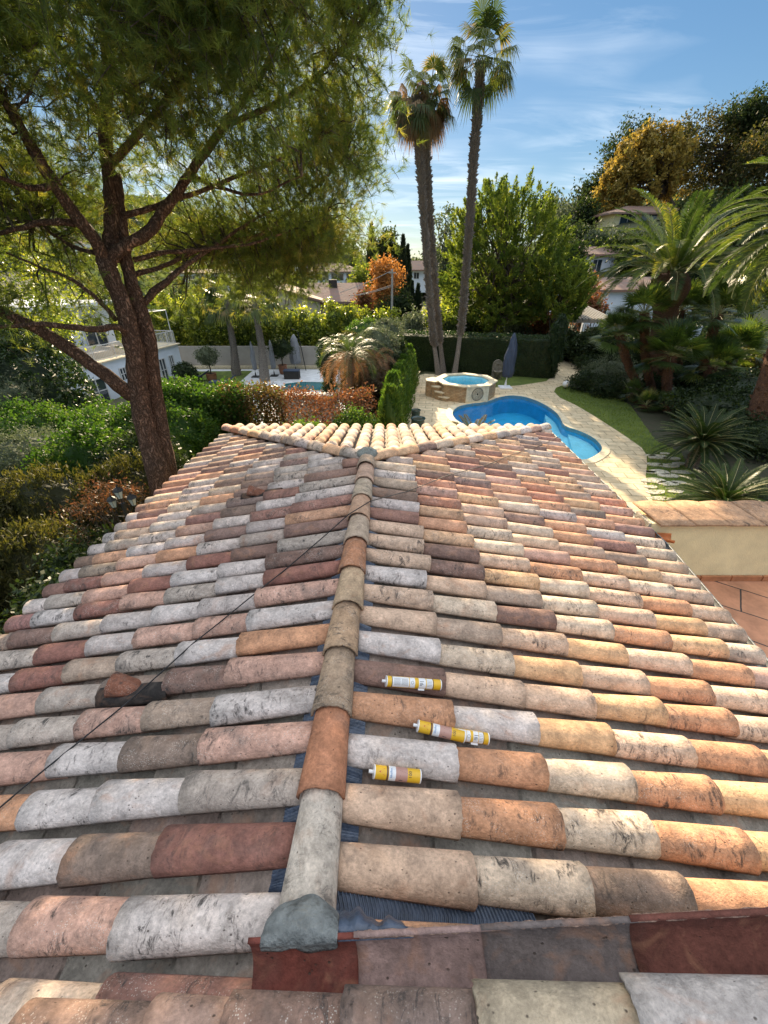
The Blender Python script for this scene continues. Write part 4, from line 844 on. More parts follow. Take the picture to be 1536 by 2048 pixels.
def washingtonia(label, px, Yd, r0, r1, nf, fr, skirt, group, crown_shift=(0,0,0), green=.5, seed=None, nboot=1100):
    P = np.array([PY(u, v, Yd) for u, v in px]); P[0][2] = min(P[0][2], float(H(P[0][0], P[0][1])))
    if P[0][2] > -.1 and P[0][1] < 26: P[0][2] = 0
    tt = np.linspace(0, len(P)-1, 24); Q = np.stack([np.interp(tt, np.arange(len(P)), P[:, i]) for i in range(3)], -1)
    t = thing('fan_palm', label, 'palm tree', Q[0], group); R = np.interp(tt, [0, 1, len(P)-1], [r0*1.5, r0, r1]); m = MB(); m.tube(Q, R, 12, jit=.05)
    boots(m, Q[3:], R[3:], nboot, .16, .042, .75); part(m, 'trunk', M['palmbark'], t)
    g = MB(); pm = MB(); top = Q[-1]+np.array(crown_shift)
    for k in range(nf):
        el = rng.uniform(-1.05, 1.3); az = k*2.399+rng.normal()*.2; d = np.array([math.cos(az)*math.cos(el), math.sin(az)*math.cos(el), math.sin(el)])
        fan(g, top+np.array([0, 0, .25*max(el, 0)]), d, np.array([0, 0, 1.])+.2*rng.normal(size=3), fr*rng.uniform(.75, 1.1), fr*rng.uniform(.62, .85), 26, 3.6, .6 if el < .6 else .3, .028, pm=pm)
    part(g, 'crown', M['wash'], t); part(pm, 'petiole', M['rachis'], t)
    if skirt:
        g = MB(); pm = MB()
        for k in range(skirt):
            el = rng.uniform(-1.35, -.5) if k % 3 else rng.uniform(-.4, 1.2); az = k*2.399; d = np.array([math.cos(az)*math.cos(el), math.sin(az)*math.cos(el), math.sin(el)])
            fan(g, top+np.array([0, 0, -.1*(k % 4)]), d, np.array([0, 0, 1.])+.3*rng.normal(size=3), fr*.5, fr*rng.uniform(.75, .95), 26, 3.2, .7, .028, pm=pm)
        part(pm, 'petiole', M['boot'], t); part(g, 'dead_fronds', M['deadfan'], t)
    return t
def chamaerops(label, base, top, r, nf=34, R=.62, group='low fan palms in the right flower bed', leaf='fan', tint=None):
    base, top = np.array(base, float), np.array(top, float); t = thing('dwarf_fan_palm', label, 'fan palm', base, group); m = MB(); Q = path(base, top, 0, 14, .0); Q[1:-1, :2] += (np.sin(np.linspace(0, PI, 12))*.12)[:, None]*np.array([-1, .3])
    m.tube(Q, np.full(14, r), 9, jit=.08); boots(m, Q, np.full(14, r), int(260*np.linalg.norm(top-base))+20, .07, .03, .8); part(m, 'trunk', M['redbark'], t)
    g = MB(); pm = MB()
    for k in range(nf):
        el = rng.uniform(-.55, 1.35) if k > 5 else rng.uniform(.8, 1.5); az = k*2.399+rng.normal()*.2; d = np.array([math.cos(az)*math.cos(el), math.sin(az)*math.cos(el), math.sin(el)])
        fan(g, top, d, np.array([0, 0, 1.])+.15*rng.normal(size=3), R*rng.uniform(.7, 1.15), R*rng.uniform(.8, 1.1), 26, 3.3, .04, .024, pm=pm, tint=tint)
    part(g, 'crown', M[leaf], t); part(pm, 'petiole', M['rachis'], t); return t
# ================================================================ the big umbrella pine by the left eave
pine = thing('pine_tree', 'big two stemmed pine with reddish bark beside the left eave', 'pine tree', (-3.6, 6.2, 0))
def limb(px, Ys, rs, seg=8, nn=9):
    P = np.array([PY(u, v, y) for (u, v), y in zip(px, np.interp(np.linspace(0, 1, len(px)), np.linspace(0, 1, len(Ys)), Ys))])
    tt = np.linspace(0, len(P)-1, (len(P)-1)*4+1); Q = np.stack([np.interp(tt, np.arange(len(P)), P[:, i]) for i in range(3)], -1)
    for _ in range(2): Q[1:-1] = (Q[:-2]+2*Q[1:-1]+Q[2:])/4
    R = np.interp(np.linspace(0, 1, len(Q)), np.linspace(0, 1, len(rs)), rs); return Q, R
LIMBS = [
 ([(340,1150),(322,960),(292,880),(275,800),(266,720),(255,650),(236,590),(217,533),(205,510)], [6.1,6.2], [.30,.25,.185,.17,.155,.145,.14,.13,.12]),
 ([(350,1150),(335,960),(320,860),(308,773),(301,672),(281,604),(263,536),(255,485),(247,430),(240,350)], [6.3,6.45,6.6], [.27,.22,.17,.15,.14,.12,.10,.095,.085,.07]),
 ([(222,520),(222,480),(223,400),(218,330),(205,240),(208,130),(200,20),(195,-140)], [6.3,6.6,7.0], [.12,.12,.10,.095,.09,.08,.07,.05]),
 ([(262,790),(235,770),(180,725),(100,665),(20,625),(-80,580),(-200,520)], [6.15,5.8,5.2], [.16,.135,.12,.105,.09,.07,.04]),
 ([(258,668),(235,652),(200,657),(150,650),(90,640),(30,648),(-40,655)], [6.1,5.6,5.2], [.07,.06,.052,.05,.04,.03,.02]),
 ([(232,640),(200,600),(150,560),(80,535),(10,505)], [6.1,5.6], [.045,.035,.03,.02,.015]),
 ([(208,525),(195,480),(150,425),(110,370),(65,290),(15,200),(-40,90)], [6.2,5.8,5.6], [.12,.11,.10,.09,.08,.06,.04]),
 ([(190,505),(150,500),(115,475),(85,450),(60,440)], [6.2,6.8], [.04,.035,.025,.018,.01]),
 ([(150,448),(110,440),(70,442),(30,455),(-30,475)], [6.0,5.6], [.06,.05,.045,.035,.02]),
 ([(215,525),(232,505),(262,482),(305,460),(332,420),(380,350),(440,260),(520,150),(580,40),(620,-60)], [6.2,6.4,7.0,7.6], [.12,.11,.10,.095,.09,.08,.065,.05,.04,.03]),
 ([(268,520),(320,508),(400,502),(500,490),(590,460),(650,430)], [6.5,7.2,8.2], [.045,.04,.032,.025,.018,.01]),
 ([(272,548),(330,533),(400,500),(470,475),(545,470),(620,480)], [6.5,7.8,9], [.045,.04,.035,.028,.02,.01]),
 ([(288,605),(312,580),(340,555),(370,528),(420,495),(480,450),(560,410)], [6.5,7.0,8.0], [.07,.065,.055,.045,.035,.03,.015]),
 ([(238,432),(290,425),(340,410),(400,395),(470,365),(560,330),(640,280)], [6.5,6.8,7.5], [.055,.05,.05,.04,.035,.025,.015]),
 ([(215,335),(260,290),(320,220),(390,120),(450,20),(500,-80)], [6.6,6.2,5.8], [.07,.06,.055,.05,.04,.02]),
 ([(206,250),(170,180),(120,110),(80,20),(50,-60)], [6.7,7.2], [.06,.05,.045,.04,.02]),
 ([(450,250),(520,225),(600,180),(670,110),(720,40),(760,-30)], [7.1,7.4,7.8], [.05,.045,.04,.03,.02,.012]),
 ([(440,500),(528,467),(604,406),(650,360),(690,320)], [7.8,8.2,8.6], [.035,.035,.03,.02,.01]),
 ([(208,150),(280,80),(340,0),(380,-80)], [6.8,7.6], [.05,.04,.03,.02]),
 ([(380,350),(450,380),(520,390),(600,350)], [6.8,6.2], [.04,.03,.02,.01]),
 ([(110,370),(60,380),(10,360),(-60,330)], [5.8,5.2], [.05,.04,.03,.02]),
]
mt = MB(); ML = MB(); allQ = []
for k, (px, Ys, rs) in enumerate(LIMBS):
    Q, R = limb(px, Ys, rs)
    Q[2:] += np.cumsum(rng.normal(size=(len(Q)-2, 3))*.006, 0)
    if k < 2: Q[0][2] = 0
    R = R*(.80 if k < 3 else .72)
    m = MB(); m.tube(Q, R, 14 if R[0] > .1 else 8, jit=.05 if R[0] > .1 else .08)
    part(m, 'trunk' if k < 3 else 'branch', M['pinebark'], pine, True)
    if k >= 3: allQ.append(Q[len(Q)//3:])
    if k == 2: allQ.append(Q[len(Q)//2:])
allQ = np.concatenate(allQ)
ELL = [((-3.5,7.3,8.7),(3.55,3.4,3.1),640), ((-3.6,5.0,7.6),(2.6,.9,1.3),120), ((-2.0,5.6,6.9),(1.2,.9,.8),60), ((-4.9,5.3,6.5),(1.2,1.0,1.0),50), ((-2.2,8.8,5.5),(1.5,1.2,.5),60), ((-5.2,5.2,5.3),(.9,.8,.5),30), ((-1.5,8.4,5.95),(.95,1.3,.75),46), ((-3.1,9.2,5.2),(1.9,1.6,.55),60), ((-4.9,6.4,4.75),(1.1,1.3,.55),16), ((-5.4,7.0,6.1),(1.7,1.9,.8),60), ((-4.6,8.6,4.3),(1.0,1.2,.35),8), ((-2.2,9.0,4.75),(1.0,1.0,.3),20), ((-.9,7.2,7.6),(.9,1.2,1.2),60), ((-.75,8.4,6.7),(.75,1.1,.7),40), ((-1.0,9.4,5.7),(.9,1.0,.45),30), ((-.45,7.0,8.6),(.7,1.0,.9),40), ((-2.4,5.6,8.0),(1.6,1.2,1.2),60)]
tw = MB(); needles = []; ndir = []
for c, r, K in ELL:
    D = nrm(rng.normal(size=(K, 3))); f = rng.uniform(.15, 1, (K, 1))**(1/3); C = np.array(c)+D*np.array(r)*f
    for q in C:
        rel = q-np.array([0,0,CZ]); 
        if np.linalg.norm(rel) < 3.2: continue
        d = np.linalg.norm(allQ-q, axis=1); s = allQ[np.argmin(d)]; L = d.min()
        pth = path(s, q, .08, 6, .05); tw.tube(pth, np.linspace(.011+.004*min(L, 2), .004, 6), 4, cap=False)
        out = nrm(q-s); nt = 27
        T = pth[rng.integers(2, 6, nt)]+rng.normal(size=(nt, 3))*np.array([.24, .24, .17]); T[:, 2] += rng.uniform(0, .08, nt)
        dd = nrm(out*.55+rng.normal(size=(nt, 3))*.55+np.array([0, 0, .28]))
        for a_, b_ in zip(T[::2], dd[::2]): tw.add([a_-b_*.16+[.003,0,0], a_-b_*.16-[.003,0,0], a_-[.002,0,.002], a_+[.002,0,.002]], [(0,1,2,3)])
        needles.append(T); ndir.append(dd)
T = np.concatenate(needles); Dd = np.concatenate(ndir); nn_ = 26
T2 = np.repeat(T-Dd*.05, nn_, 0)+np.repeat(Dd, nn_, 0)*rng.uniform(0, .10, (len(T)*nn_, 1)); D2 = nrm(np.repeat(Dd, nn_, 0)+rng.normal(size=(len(T2), 3))*.55)
ln = rng.uniform(.09, .15, (len(T2), 1)); W = nrm(np.cross(D2, rng.normal(size=D2.shape)))*.0027
g = MB(); V = np.stack([T2-W, T2+W, T2+D2*ln], 1).reshape(-1, 3); g.add(V, np.arange(len(V)).reshape(-1, 3), tint=np.repeat(rng.uniform(0, 1, len(T)), nn_))
part(g, 'crown', M['needle'], pine); part(tw, 'twig', M['greybark'], pine)
print('pine tris', len(T2))
# ================================================================ right side: spa, parasol, pots, hedge
C8 = np.array([3.86, 19.85]); SPR = 1.42; A0 = math.atan2(-.96, .27) if False else math.atan2(18.55-19.85, 4.2-3.86)
def octo(r, off=0): return [C8+r*np.array([math.cos(A0+PI/8+k*PI/4+off), math.sin(A0+PI/8+k*PI/4+off)]) for k in range(8)]
spa = thing('hot_tub', 'raised octagonal stone hot tub of blue water with round mosaic and side steps', 'hot tub', (*C8, 0))
o1, i1 = octo(SPR), octo(SPR-.28); H_ = .70
b = MB(); V = [(*p, 0) for p in o1]+[(*p, H_) for p in o1]+[(*p, H_) for p in i1]+[(*p, .05) for p in i1]
F = []
for i in range(8):
    j = (i+1) % 8; F += [(i, j, 8+j, 8+i), (8+i, 8+j, 16+j, 16+i)]
b.add(V, F); part(b, 'wall', M['brick'], spa)
b = MB(); b.add([(*p, H_-.01) for p in i1]+[(*p, .05) for p in i1], [(i, 8+i, 8+(i+1) % 8, (i+1) % 8) for i in range(8)]+[tuple(range(8, 16))]); part(b, 'basin', M['liner_light'], spa)
b = MB(); b.add([(*p, .60) for p in octo(SPR-.281)], [tuple(range(8))]); part(b, 'water_surface', M['water'], spa)
for i in range(8):
    oo, ii = octo(SPR+.07), octo(SPR-.30); b = MB(); j = (i+1) % 8; g_ = .006
    q = [oo[i]+(oo[j]-oo[i])*g_, oo[j]+(oo[i]-oo[j])*g_, ii[j]+(ii[i]-ii[j])*g_, ii[i]+(ii[j]-ii[i])*g_]
    b.prism(q, H_+.004, H_+.058); part(b, 'coping', M['coping_stone'], spa)
# cream mosaic panel on the face towards the house: the face whose middle is nearest us
fi = min(range(8), key=lambda k: (o1[k][1]+o1[(k+1) % 8][1]))
pa, pb = o1[fi], o1[(fi+1) % 8]
if pa[0] > pb[0]: pa, pb = pb, pa
mid = (pa+pb)/2; d = nrm(pb-pa); nv = nrm(mid-C8); d3 = np.array([*d, 0]); n3 = np.array([*nv, 0])
b = MB(); b.obox(np.array([*(mid+nv*.018), .375]), d3, n3, (0,0,1), (np.linalg.norm(pb-pa)/2*1.0, .016, .372)); pn = part(b, 'mosaic_panel', M['coping_stone'], spa)
b = MB(); cc = np.array([*(mid+nv*.038), .39])
def annulus(r0, r1, n=40, t0=0, t1=2*PI, off=0):
    th = np.linspace(t0, t1, n+1); V = [cc+n3*off+(d3*math.cos(q)+np.array([0,0,1])*math.sin(q))*r for r in (r0, r1) for q in th]; b.add(V, [(i, i+1, n+2+i, n+1+i) for i in range(n)])
annulus(.265, .29); annulus(.0, .05, 12); annulus(.075, .085); annulus(.19, .198)
for k in range(28): annulus(.215, .255, 2, k*2*PI/28, (k+.6)*2*PI/28)
for k in range(18): annulus(.1, .135, 2, k*2*PI/18, (k+.55)*2*PI/18); annulus(.15, .18, 2, (k+.5)*2*PI/18, (k+1.05)*2*PI/18)
sub(b, 'mosaic_ring', M['dark'], pn)
for k, (u, v, hgt, w2) in enumerate(((867, 800, .74, .40), (873, 803, .55, .40), (881, 806, .37, .44), (889, 808, .19, .46))):
    p = G(u, v-6); b = MB(); a_ = PI/6; q = [(p[0]+w2*math.cos(a_+i*PI/3)*(1.0 if k == 0 else .8)+(.0 if k == 0 else .05), p[1]+.35+w2*1.1*math.sin(a_+i*PI/3)) for i in range(6)]
    b.prism(q, 0, hgt-.05); s_ = part(b, 'step', M['brick'], spa); b = MB(); cx_ = np.mean(q, 0); b.prism([cx_+(np.array(z_)-cx_)*1.06 for z_ in q], hgt-.048, hgt); sub(b, 'tread', M['coping_stone'], s_)
# folded parasol
def parasol(label, base, h, mat, base_mat, group=None, r=.16, lean=(0,0), polec='white'):
    base = np.array(base, float); t = thing('parasol', label, 'parasol', base, group); L = np.array([*lean, 0])
    m = MB(); m.tube([base, base+L+[0,0,h]], .024, 8); part(m, 'pole', M[polec], t)
    m = MB(); zz = np.linspace(.22*h, h*1.02, 14); n = 24; a = np.linspace(0, 2*PI, n, endpoint=False); V = []
    prof = np.interp(np.linspace(0, 1, 14), [0, .12, .5, .85, 1], [.85, 1.0, .95, .55, .12])*r
    for k, z in enumerate(zz):
        rr = prof[k]*(1+.18*np.cos(a*8+k*.35)+.06*rng.normal(size=n)); c = base+L*z/h
        V += [(c[0]+rr[i]*math.cos(a[i])+.02*math.sin(k*.9), c[1]+rr[i]*math.sin(a[i]), c[2]+z) for i in range(n)]
    i = np.arange(13)[:, None]*n; j = np.arange(n)[None]; j2 = (j+1) % n
    m.add(V, [tuple(f) for f in np.stack([i+j, i+j2, i+n+j2, i+n+j], -1).reshape(-1, 4)]+[tuple(range(n-1, -1, -1)), tuple(range(13*n, 14*n))]); part(m, 'canopy', M[mat], t, True)
    m = MB(); m.box((base[0]-.30, base[1]-.30, base[2]), (base[0]+.30, base[1]+.30, base[2]+.07)); m.lathe([(.06, 0.07), (.055, .2), (.03, .38)], base, 12); part(m, 'foot', M[base_mat], t); return t
parasol('folded parasol in a navy cover on a white foot by the clipped hedge', G(1010, 776), 2.55, 'slate', 'white', r=.26, lean=(.08, 0))
def pot(name, label, base, r, h, mat, cat='plant pot', group=None):
    t = thing(name, label, cat, base, group); m = MB(); m.lathe([(r*.62, 0), (r*.8, h*.15), (r*.93, h*.6), (r*.9, h*.88), (r*1.0, h*.92), (r*1.02, h), (r*.86, h), (r*.82, h*.85), (.01, h*.83)], base, 26); part(m, 'body', M[mat], t, True)
    m = MB(); m.lathe([(r*.83, h*.9), (.001, h*.905)], base, 20); part(m, 'soil', M['soil'], t); return t
pot('glazed_pot', 'larger dark green glazed pot nearest the roof', G(835, 862), .27, .50, 'glaze', group='green glazed pots on the paving')
pot('glazed_pot', 'smaller dark green glazed pot behind the larger one', G(831, 836), .20, .34, 'glaze', group='green glazed pots on the paving')
# stone wall fountain
p = G(992, 757); t = thing('stone_fountain', 'weathered upright stone fountain with round head against the dark hedge', 'fountain', p)
m = MB(); q = [(-.26,0),(.26,0),(.26,.72)]+[(.26*math.cos(a), .74+.26*math.sin(a)) for a in np.linspace(0, PI, 12)]+[(-.26,.72)]
V = [(p[0]+x, p[1]+y, z) for y in (-.07, .07) for x, z in q]; n_ = len(q); m.add(V, [tuple(range(n_)), tuple(range(2*n_-1, n_-1, -1))]+[(i, n_+i, n_+(i+1) % n_, (i+1) % n_) for i in range(n_)]); part(m, 'slab', M['statue'], t)
m = MB(); m.lathe([(.08, 0), (.07, .25), (.22, .38), (.25, .46), (.2, .46), (.05, .40)], p+[0, -.2, 0], 16); part(m, 'bowl', M['statue'], t, True)
m = MB(); m.lathe([(.001,-.07),(.05,-.05),(.07, 0), (.05, .05), (.001, .07)], p+[0, -.1, .80], 10); part(m, 'spout', M['statue'], t, True)
p = G(1130, 777); t = thing('globe_lamp', 'small white globe lamp at the edge of the flower bed', 'garden lamp', p)
m = MB(); m.lathe([(.05, 0), (.05, .06)], p, 10); part(m, 'foot', M['iron'], t); m = MB(); a = np.linspace(0, PI, 12); m.lathe([(max(.001, .17*math.sin(q)), .22-.17*math.cos(q)) for q in a], p, 20); part(m, 'globe', M['globe'], t, True)
# clipped dark hedge behind, with a column at its end
hA, hB = G(818, 742), G(1102, 758)
hedge('clipped_hedge', 'long dark clipped hedge with flat sunlit top behind the hot tub', [hA+[-1.2,1.0,0], hA+[0,.7,0], (hA+hB)/2+[0,.75,0], hB+[0,.6,0]], 2.08, 1.15, 26000, .07, .04, 'boxleaf', lump=.03, wav=.02)
c = PY(1110, 700, 23.6); tree('hedge_column', 'tall narrow dark clipped column at the right end of the long hedge', 'hedge', (c[0], 23.6, 0), 2.6, [((c[0], 23.6, 1.6), (.42, .42, 1.65))], 160, 9000, .16, .07, .04, 'boxleaf', tr=.05, nl=4, core=.9, shell=.85)
# feathery conifer row at the left of the paving
for k in range(9):
    y = 13.6+k*1.1; x = .18+(y-13.6)*.125+rng.normal()*.04; h = 2.0+rng.uniform(-.1, .2)-.02*k
    lab = ['nearest feathery green conifer of the row beside the paving', 'second feathery conifer of the row, just behind the nearest'][k] if k < 2 else ['bushy third', 'upright fourth', 'middle', 'slim sixth', 'shaded seventh', 'narrow eighth', 'farthest'][k-2]+' feathery conifer counting from the roof in the row beside the paving'
    t = thing('conifer_shrub', lab, 'conifer', (x, y, 0), 'feathery conifers in a row beside the paving')
    n = 3200; z = rng.uniform(.02, 1, n)**.9; a = rng.uniform(0, 2*PI, n); rr = .56*(1-z**2.2*.8)*rng.uniform(.5, 1.0, n)*(1+.15*np.sin(a*4+z*9)); P = np.stack([x+rr*np.cos(a), y+rr*np.sin(a)*1.05, z*h], -1)
    g = MB(); g.leaves(P, .20, .035, dirs=np.stack([np.cos(a)*.5, np.sin(a)*.5, np.ones(n)], -1), spread=.6); g.blob((x, y, h*.42), (.36, .4, h*.42), 8, .1, tint=.2); part(g, 'foliage', M['laurel'] if k < 0 else M['conifer'], t)
    m = MB(); m.tube([(x, y, 0), (x, y, h*.8)], [.04, .01], 6); part(m, 'trunk', M['greybark'], t)
# pergola with tiled roof strips
p0, p1 = G(1112, 718), G(1192, 716); t = thing('pergola', 'small pergola with slatted tiled roof at the end of the path', 'pergola', ((p0+p1)/2))
xa, xb, ya = p0[0]+.2, p1[0]-.15, p0[1]; 
for (x, y) in ((xa, ya), (xb, ya), (xa, ya+3), (xb, ya+3)):
    m = MB(); m.box((x-.14, y-.14, 0), (x+.14, y+.14, 2.25)); part(m, 'post', M['grey'] if False else M['whitewall'] if x == xb else M['dark'], t)
for yb_ in (ya-.12, ya+2.92): m = MB(); m.box((xa-.1, yb_, 2.253), (xb+.3, yb_+.2, 2.42)); part(m, 'beam', M['greywall'], t)
m = MB()
for k in range(15): x = xa-.1+k*(xb-xa+.4)/14; m.bar((x, ya-.35, 2.48), (x-.25, ya+3.3, 2.95), .10, .09)
part(m, 'slats', M['greywall'], t)
m = MB(); 
for k in range(14): x = xa+.1+k*.17; m.box((x, ya+.4, .05), (x+.03, ya+.43, 2.1))
part(m, 'gate', M['dark'], t)
# low planting right of the path
LOWG = 'low grey green shrubs in the bed by the path'
for k, (u, v, r, lab) in enumerate(((1195, 762, 1.0, 'low grey shrub near the pergola path'), (1222, 752, 1.2, 'open grey green shrub beside the globe lamp bed'), (1165, 780, .8, 'flat dark ground shrub next to the white globe lamp'), (1215, 792, .9, 'flat leafy shrub bordering the lawn behind the fan palms'), (1180, 740, 1.0, 'dark shrub below the pergola post'))):
    c = G(u, v); shrub('shrub', lab, 'shrub', [((c[0], c[1], .35), (r, r*.8, .5 if k != 1 else .75))], 40, 2600, .26, .09, .05, 'darkshrub' if k in (2, 3, 4) else 'olive', LOWG, core=.7)
# far end behind the path
for k, (u, v, Yd, r, h, lab) in enumerate(((1130, 668, 29, 1.6, 1.6, 'dark bush left of the pergola roof'), (1215, 640, 33, 2.0, 1.2, 'rounded clipped dark bush in front of the long white building'), (1190, 700, 27, 1.5, 1.9, 'dark bush behind the pergola post'), (1262, 712, 26, 1.9, 1.7, 'dark bush behind the leaning fan palm'), (1500, 640, 30, 4.0, 1.8, 'broad dark shrub under the right palm fronds'), (1420, 740, 22, 2.6, 1.6, 'dark shrub filling the middle of the palm bed'), (1510, 735, 21, 1.8, 2.2, 'yellow green shrub in front of the white van'), (1480, 800, 17.5, 2.4, 1.4, 'dark shrub beside the thick palm trunk'), (1420, 830, 16, 1.8, 1.1, 'dark shrub behind the upper cycad'), (1530, 880, 12.5, 1.6, 1.2, 'dark shrub at the foot of the thick palm trunk'), (1340, 800, 19.5, 1.6, 1.0, 'dark undergrowth bush at the foot of the fan palms'), (1500, 1010, 8.6, .9, .7, 'small shrub behind the parapet wall'))):
    c = PY(u, v, Yd); z0 = float(H(np.array(c[0]), np.array(c[1])))
    shrub('bush', lab, 'bush', [((c[0], Yd, z0+h*.5), (r, r*.7, h*.62))], 70, int(2500+900*r*h), .30, .16*Yd/22, .08*Yd/22, ('cedar' if k == 6 else 'darkshrub'), core=.82)
# ---------------------------------------------------------------- palms of the right bed
CH = [((1290, 802), (1238, 672), 19.2, .17, .66, 'leaning fan palm with bare curved trunk, leftmost of the bed'),
      ((1306, 806), (1288, 628), 18.9, .16, .74, 'tall upright fan palm right of the leaning one'),
      ((1345, 800), (1342, 712), 17.6, .17, .78, 'dense dark fan palm in the middle of the bed'),
      ((1362, 770), (1362, 622), 21.5, .16, .75, 'fan palm rising before the pale garden wall'),
      ((1400, 800), (1435, 630), 19.0, .17, .85, 'tallest dark fan palm right of the date palm trunk'),
      ((1385, 815), (1425, 735), 18.2, .16, .75, 'spreading fan palm with slanting red brown trunk'),
      ((1450, 800), (1470, 705), 19.5, .17, .80, 'fan palm in front of the white van'),
      ((1268, 812), (1268, 790), 18.6, .10, .42, 'small bright fan palm sucker at the leaning trunk'),
      ((1290, 830), (1292, 812), 17.6, .10, .45, 'small glossy fan palm sucker at the lawn edge'),
      ((1330, 835), (1338, 812), 17.2, .10, .45, 'small dark fan palm sucker in the shade')]
for (u0, v0), (u1, v1), Yd, r, R, lab in CH:
    a, c = PY(u0, v0, Yd), PY(u1, v1, Yd); a[2] = 0
    chamaerops(lab, a, c, r, 40 if R > .5 else 18, R)
def datepalm(label, base, top, r, nf, L, group=None, el0=-.45, leaf='phoenix', bulge=1.5, nb=420, droop=1.5, azs=None):
    base, top = np.array(base, float), np.array(top, float); t = thing('date_palm', label, 'palm tree', base, group); m = MB(); Q = path(base, top, 0, 16, 0); R = np.full(16, r); R[-5:] = r*np.array([1.1, bulge*.9, bulge, bulge, bulge*.7])
    m.tube(Q, R, 14, jit=.04); boots(m, Q, R, nb, .13, .075, .55); part(m, 'trunk', M['redbark'], t)
    g = MB(); pm = MB()
    for k in range(nf):
        f = (k+.5)/nf; el = 1.45-(1.45-el0)*f**.8+rng.normal()*.08; az = k*2.399+rng.normal()*.15
        pinnate(g, pm, top+np.array([math.cos(az), math.sin(az), 0])*r*.6, az, el, L*rng.uniform(.85, 1.08), droop*(.75+.4*rng.uniform()), 96, .40, .027)
    part(g, 'crown', M[leaf], t); part(pm, 'frond_rib', M['rachis'], t, True); return t
a = PY(1352, 640, 20.5); datepalm('big date palm with bulging scaly trunk above the fan palms', (a[0], 20.5, 0), PY(1345, 540, 20.5)-[0,0,.1], .46, 64, 3.75, bulge=1.65, droop=1.2, el0=.05)
a = PY(1512, 870, 13.0); datepalm('date palm at the right edge whose yellow fronds hang into view', (a[0], 13.0, 0), PY(1650, 455, 13.0), .36, 54, 2.75, nb=300, bulge=1.25)
# cycads
def cycad(label, base, h, L, nf, leaf='cycas', group='cycads in the garden', el0=-.1, ll=.17, droop=.75):
    base = np.array(base, float); t = thing('cycad', label, 'cycad', base, group); m = MB(); Q = path(base, base+[0,0,h], 0, 6, 0); m.tube(Q, np.full(6, .17), 10, jit=.08); boots(m, Q, np.full(6, .17), 160, .06, .035, .8); part(m, 'trunk', M['palmbark'], t)
    g = MB(); pm = MB()
    for k in range(nf):
        f = (k+.5)/nf; el = 1.3-(1.3-el0)*f**.8+rng.normal()*.06; pinnate(g, pm, base+[0,0,h-.05], k*2.399, el, L*rng.uniform(.85, 1.05), droop, 80, ll, .012, vee=.25, r=.011)
    part(g, 'crown', M[leaf], t); part(pm, 'frond_rib', M['rachis'], t); return t
a = G(1382, 935); cycad('upper of the two cycads beside the stepping stones', a, .85, 1.36, 84)
a = G(1432, 1040); cycad('lower cycad close behind the parapet wall', a, .5, 1.22, 80)
a = PY(950, 862, 12.6); a[2] = 0; cycad('cycad between roof and pool with rusty and pale frond tips', a, .35, 1.15, 44, 'rustycycas', el0=.1)
# stepping stones
STONES = ((1316,915,.26),(1345,918,.2),(1308,930,.2),(1335,932,.24),(1358,928,.18),(1316,945,.26),(1338,952,.22),(1362,945,.2),(1306,962,.24),(1336,968,.22),(1356,966,.16),(1313,985,.2),(1300,912,.13),(1330,908,.12),(1302,975,.14),(1300,945,.12),(1350,984,.16),(1318,998,.18),(1340,1000,.14))
for u, v, s in STONES:
    c = G(u, v); m = MB(); n = 9; a = np.linspace(0, 2*PI, n, endpoint=False)+rng.normal(size=n)*.12; rr = s*rng.uniform(.75, 1.15, n)
    m.prism(smooth_loop([(c[0]+1.5*rr[i]*math.cos(a[i]), c[1]+.72*rr[i]*math.sin(a[i])) for i in range(n)], 1), .0, .03); o = m.build('stepping_stone', M['stone'])
    side_ = 'left' if u < 1322 else ('middle' if u < 1346 else 'right'); rk = sorted(q_[1] for q_ in STONES if (q_[0] < 1322) == (u < 1322) and (q_[0] >= 1346) == (u >= 1346)).index(v)
    tag(o, ['farthest', 'second', 'third', 'fourth', 'fifth', 'sixth', 'seventh', 'eighth', 'ninth'][rk]+(' ' if rk == 0 else ' farthest ')+('broad' if s > .21 else 'small')+' pale flat stone in the '+side_+' file of stones in the grass', 'stepping stone', 'stepping stones in the grass')
# ================================================================ street side, far right
t = thing('garden_wall', 'smooth pale blue white garden wall seen behind the fan palms', 'wall', PY(1350, 700, 30)); a, c = PY(1325, 655, 30), PY(1405, 655, 30); m = MB(); m.box((a[0], 30, 0), (c[0], 30.25, a[2])); part(m, 'panel', M['whitewall'], t); m = MB(); m.box((a[0]-.05, 29.95, a[2]+.003), (c[0]+.05, 30.3, a[2]+.08)); part(m, 'coping', M['white'], t)
t = thing('garden_wall', 'rough grey garden wall with gate post beside the white van', 'wall', PY(1480, 700, 32)); a, c = PY(1465, 662, 32), PY(1512, 664, 32); m = MB(); m.box((a[0], 32, 0), (c[0], 32.3, a[2])); part(m, 'panel', M['greywall'], t)
m = MB(); m.box((c[0]+.003, 31.9, 0), (c[0]+.4, 32.4, a[2]+.25)); part(m, 'gate_post', M['white'], t)
p = PY(1503, 690, 30.5); t = thing('bollard_lamp', 'thin post with small white lamp head near the white van', 'lamp', (p[0], p[1], 0)); m = MB(); m.tube([(p[0], p[1], 0), (p[0], p[1], 1.5)], .035, 6); part(m, 'post', M['iron'], t); m = MB(); m.lathe([(.05, 1.5), (.12, 1.55), (.12, 1.7), (.02, 1.78)], (p[0], p[1], 0), 10); part(m, 'lamp_head', M['globe'], t)
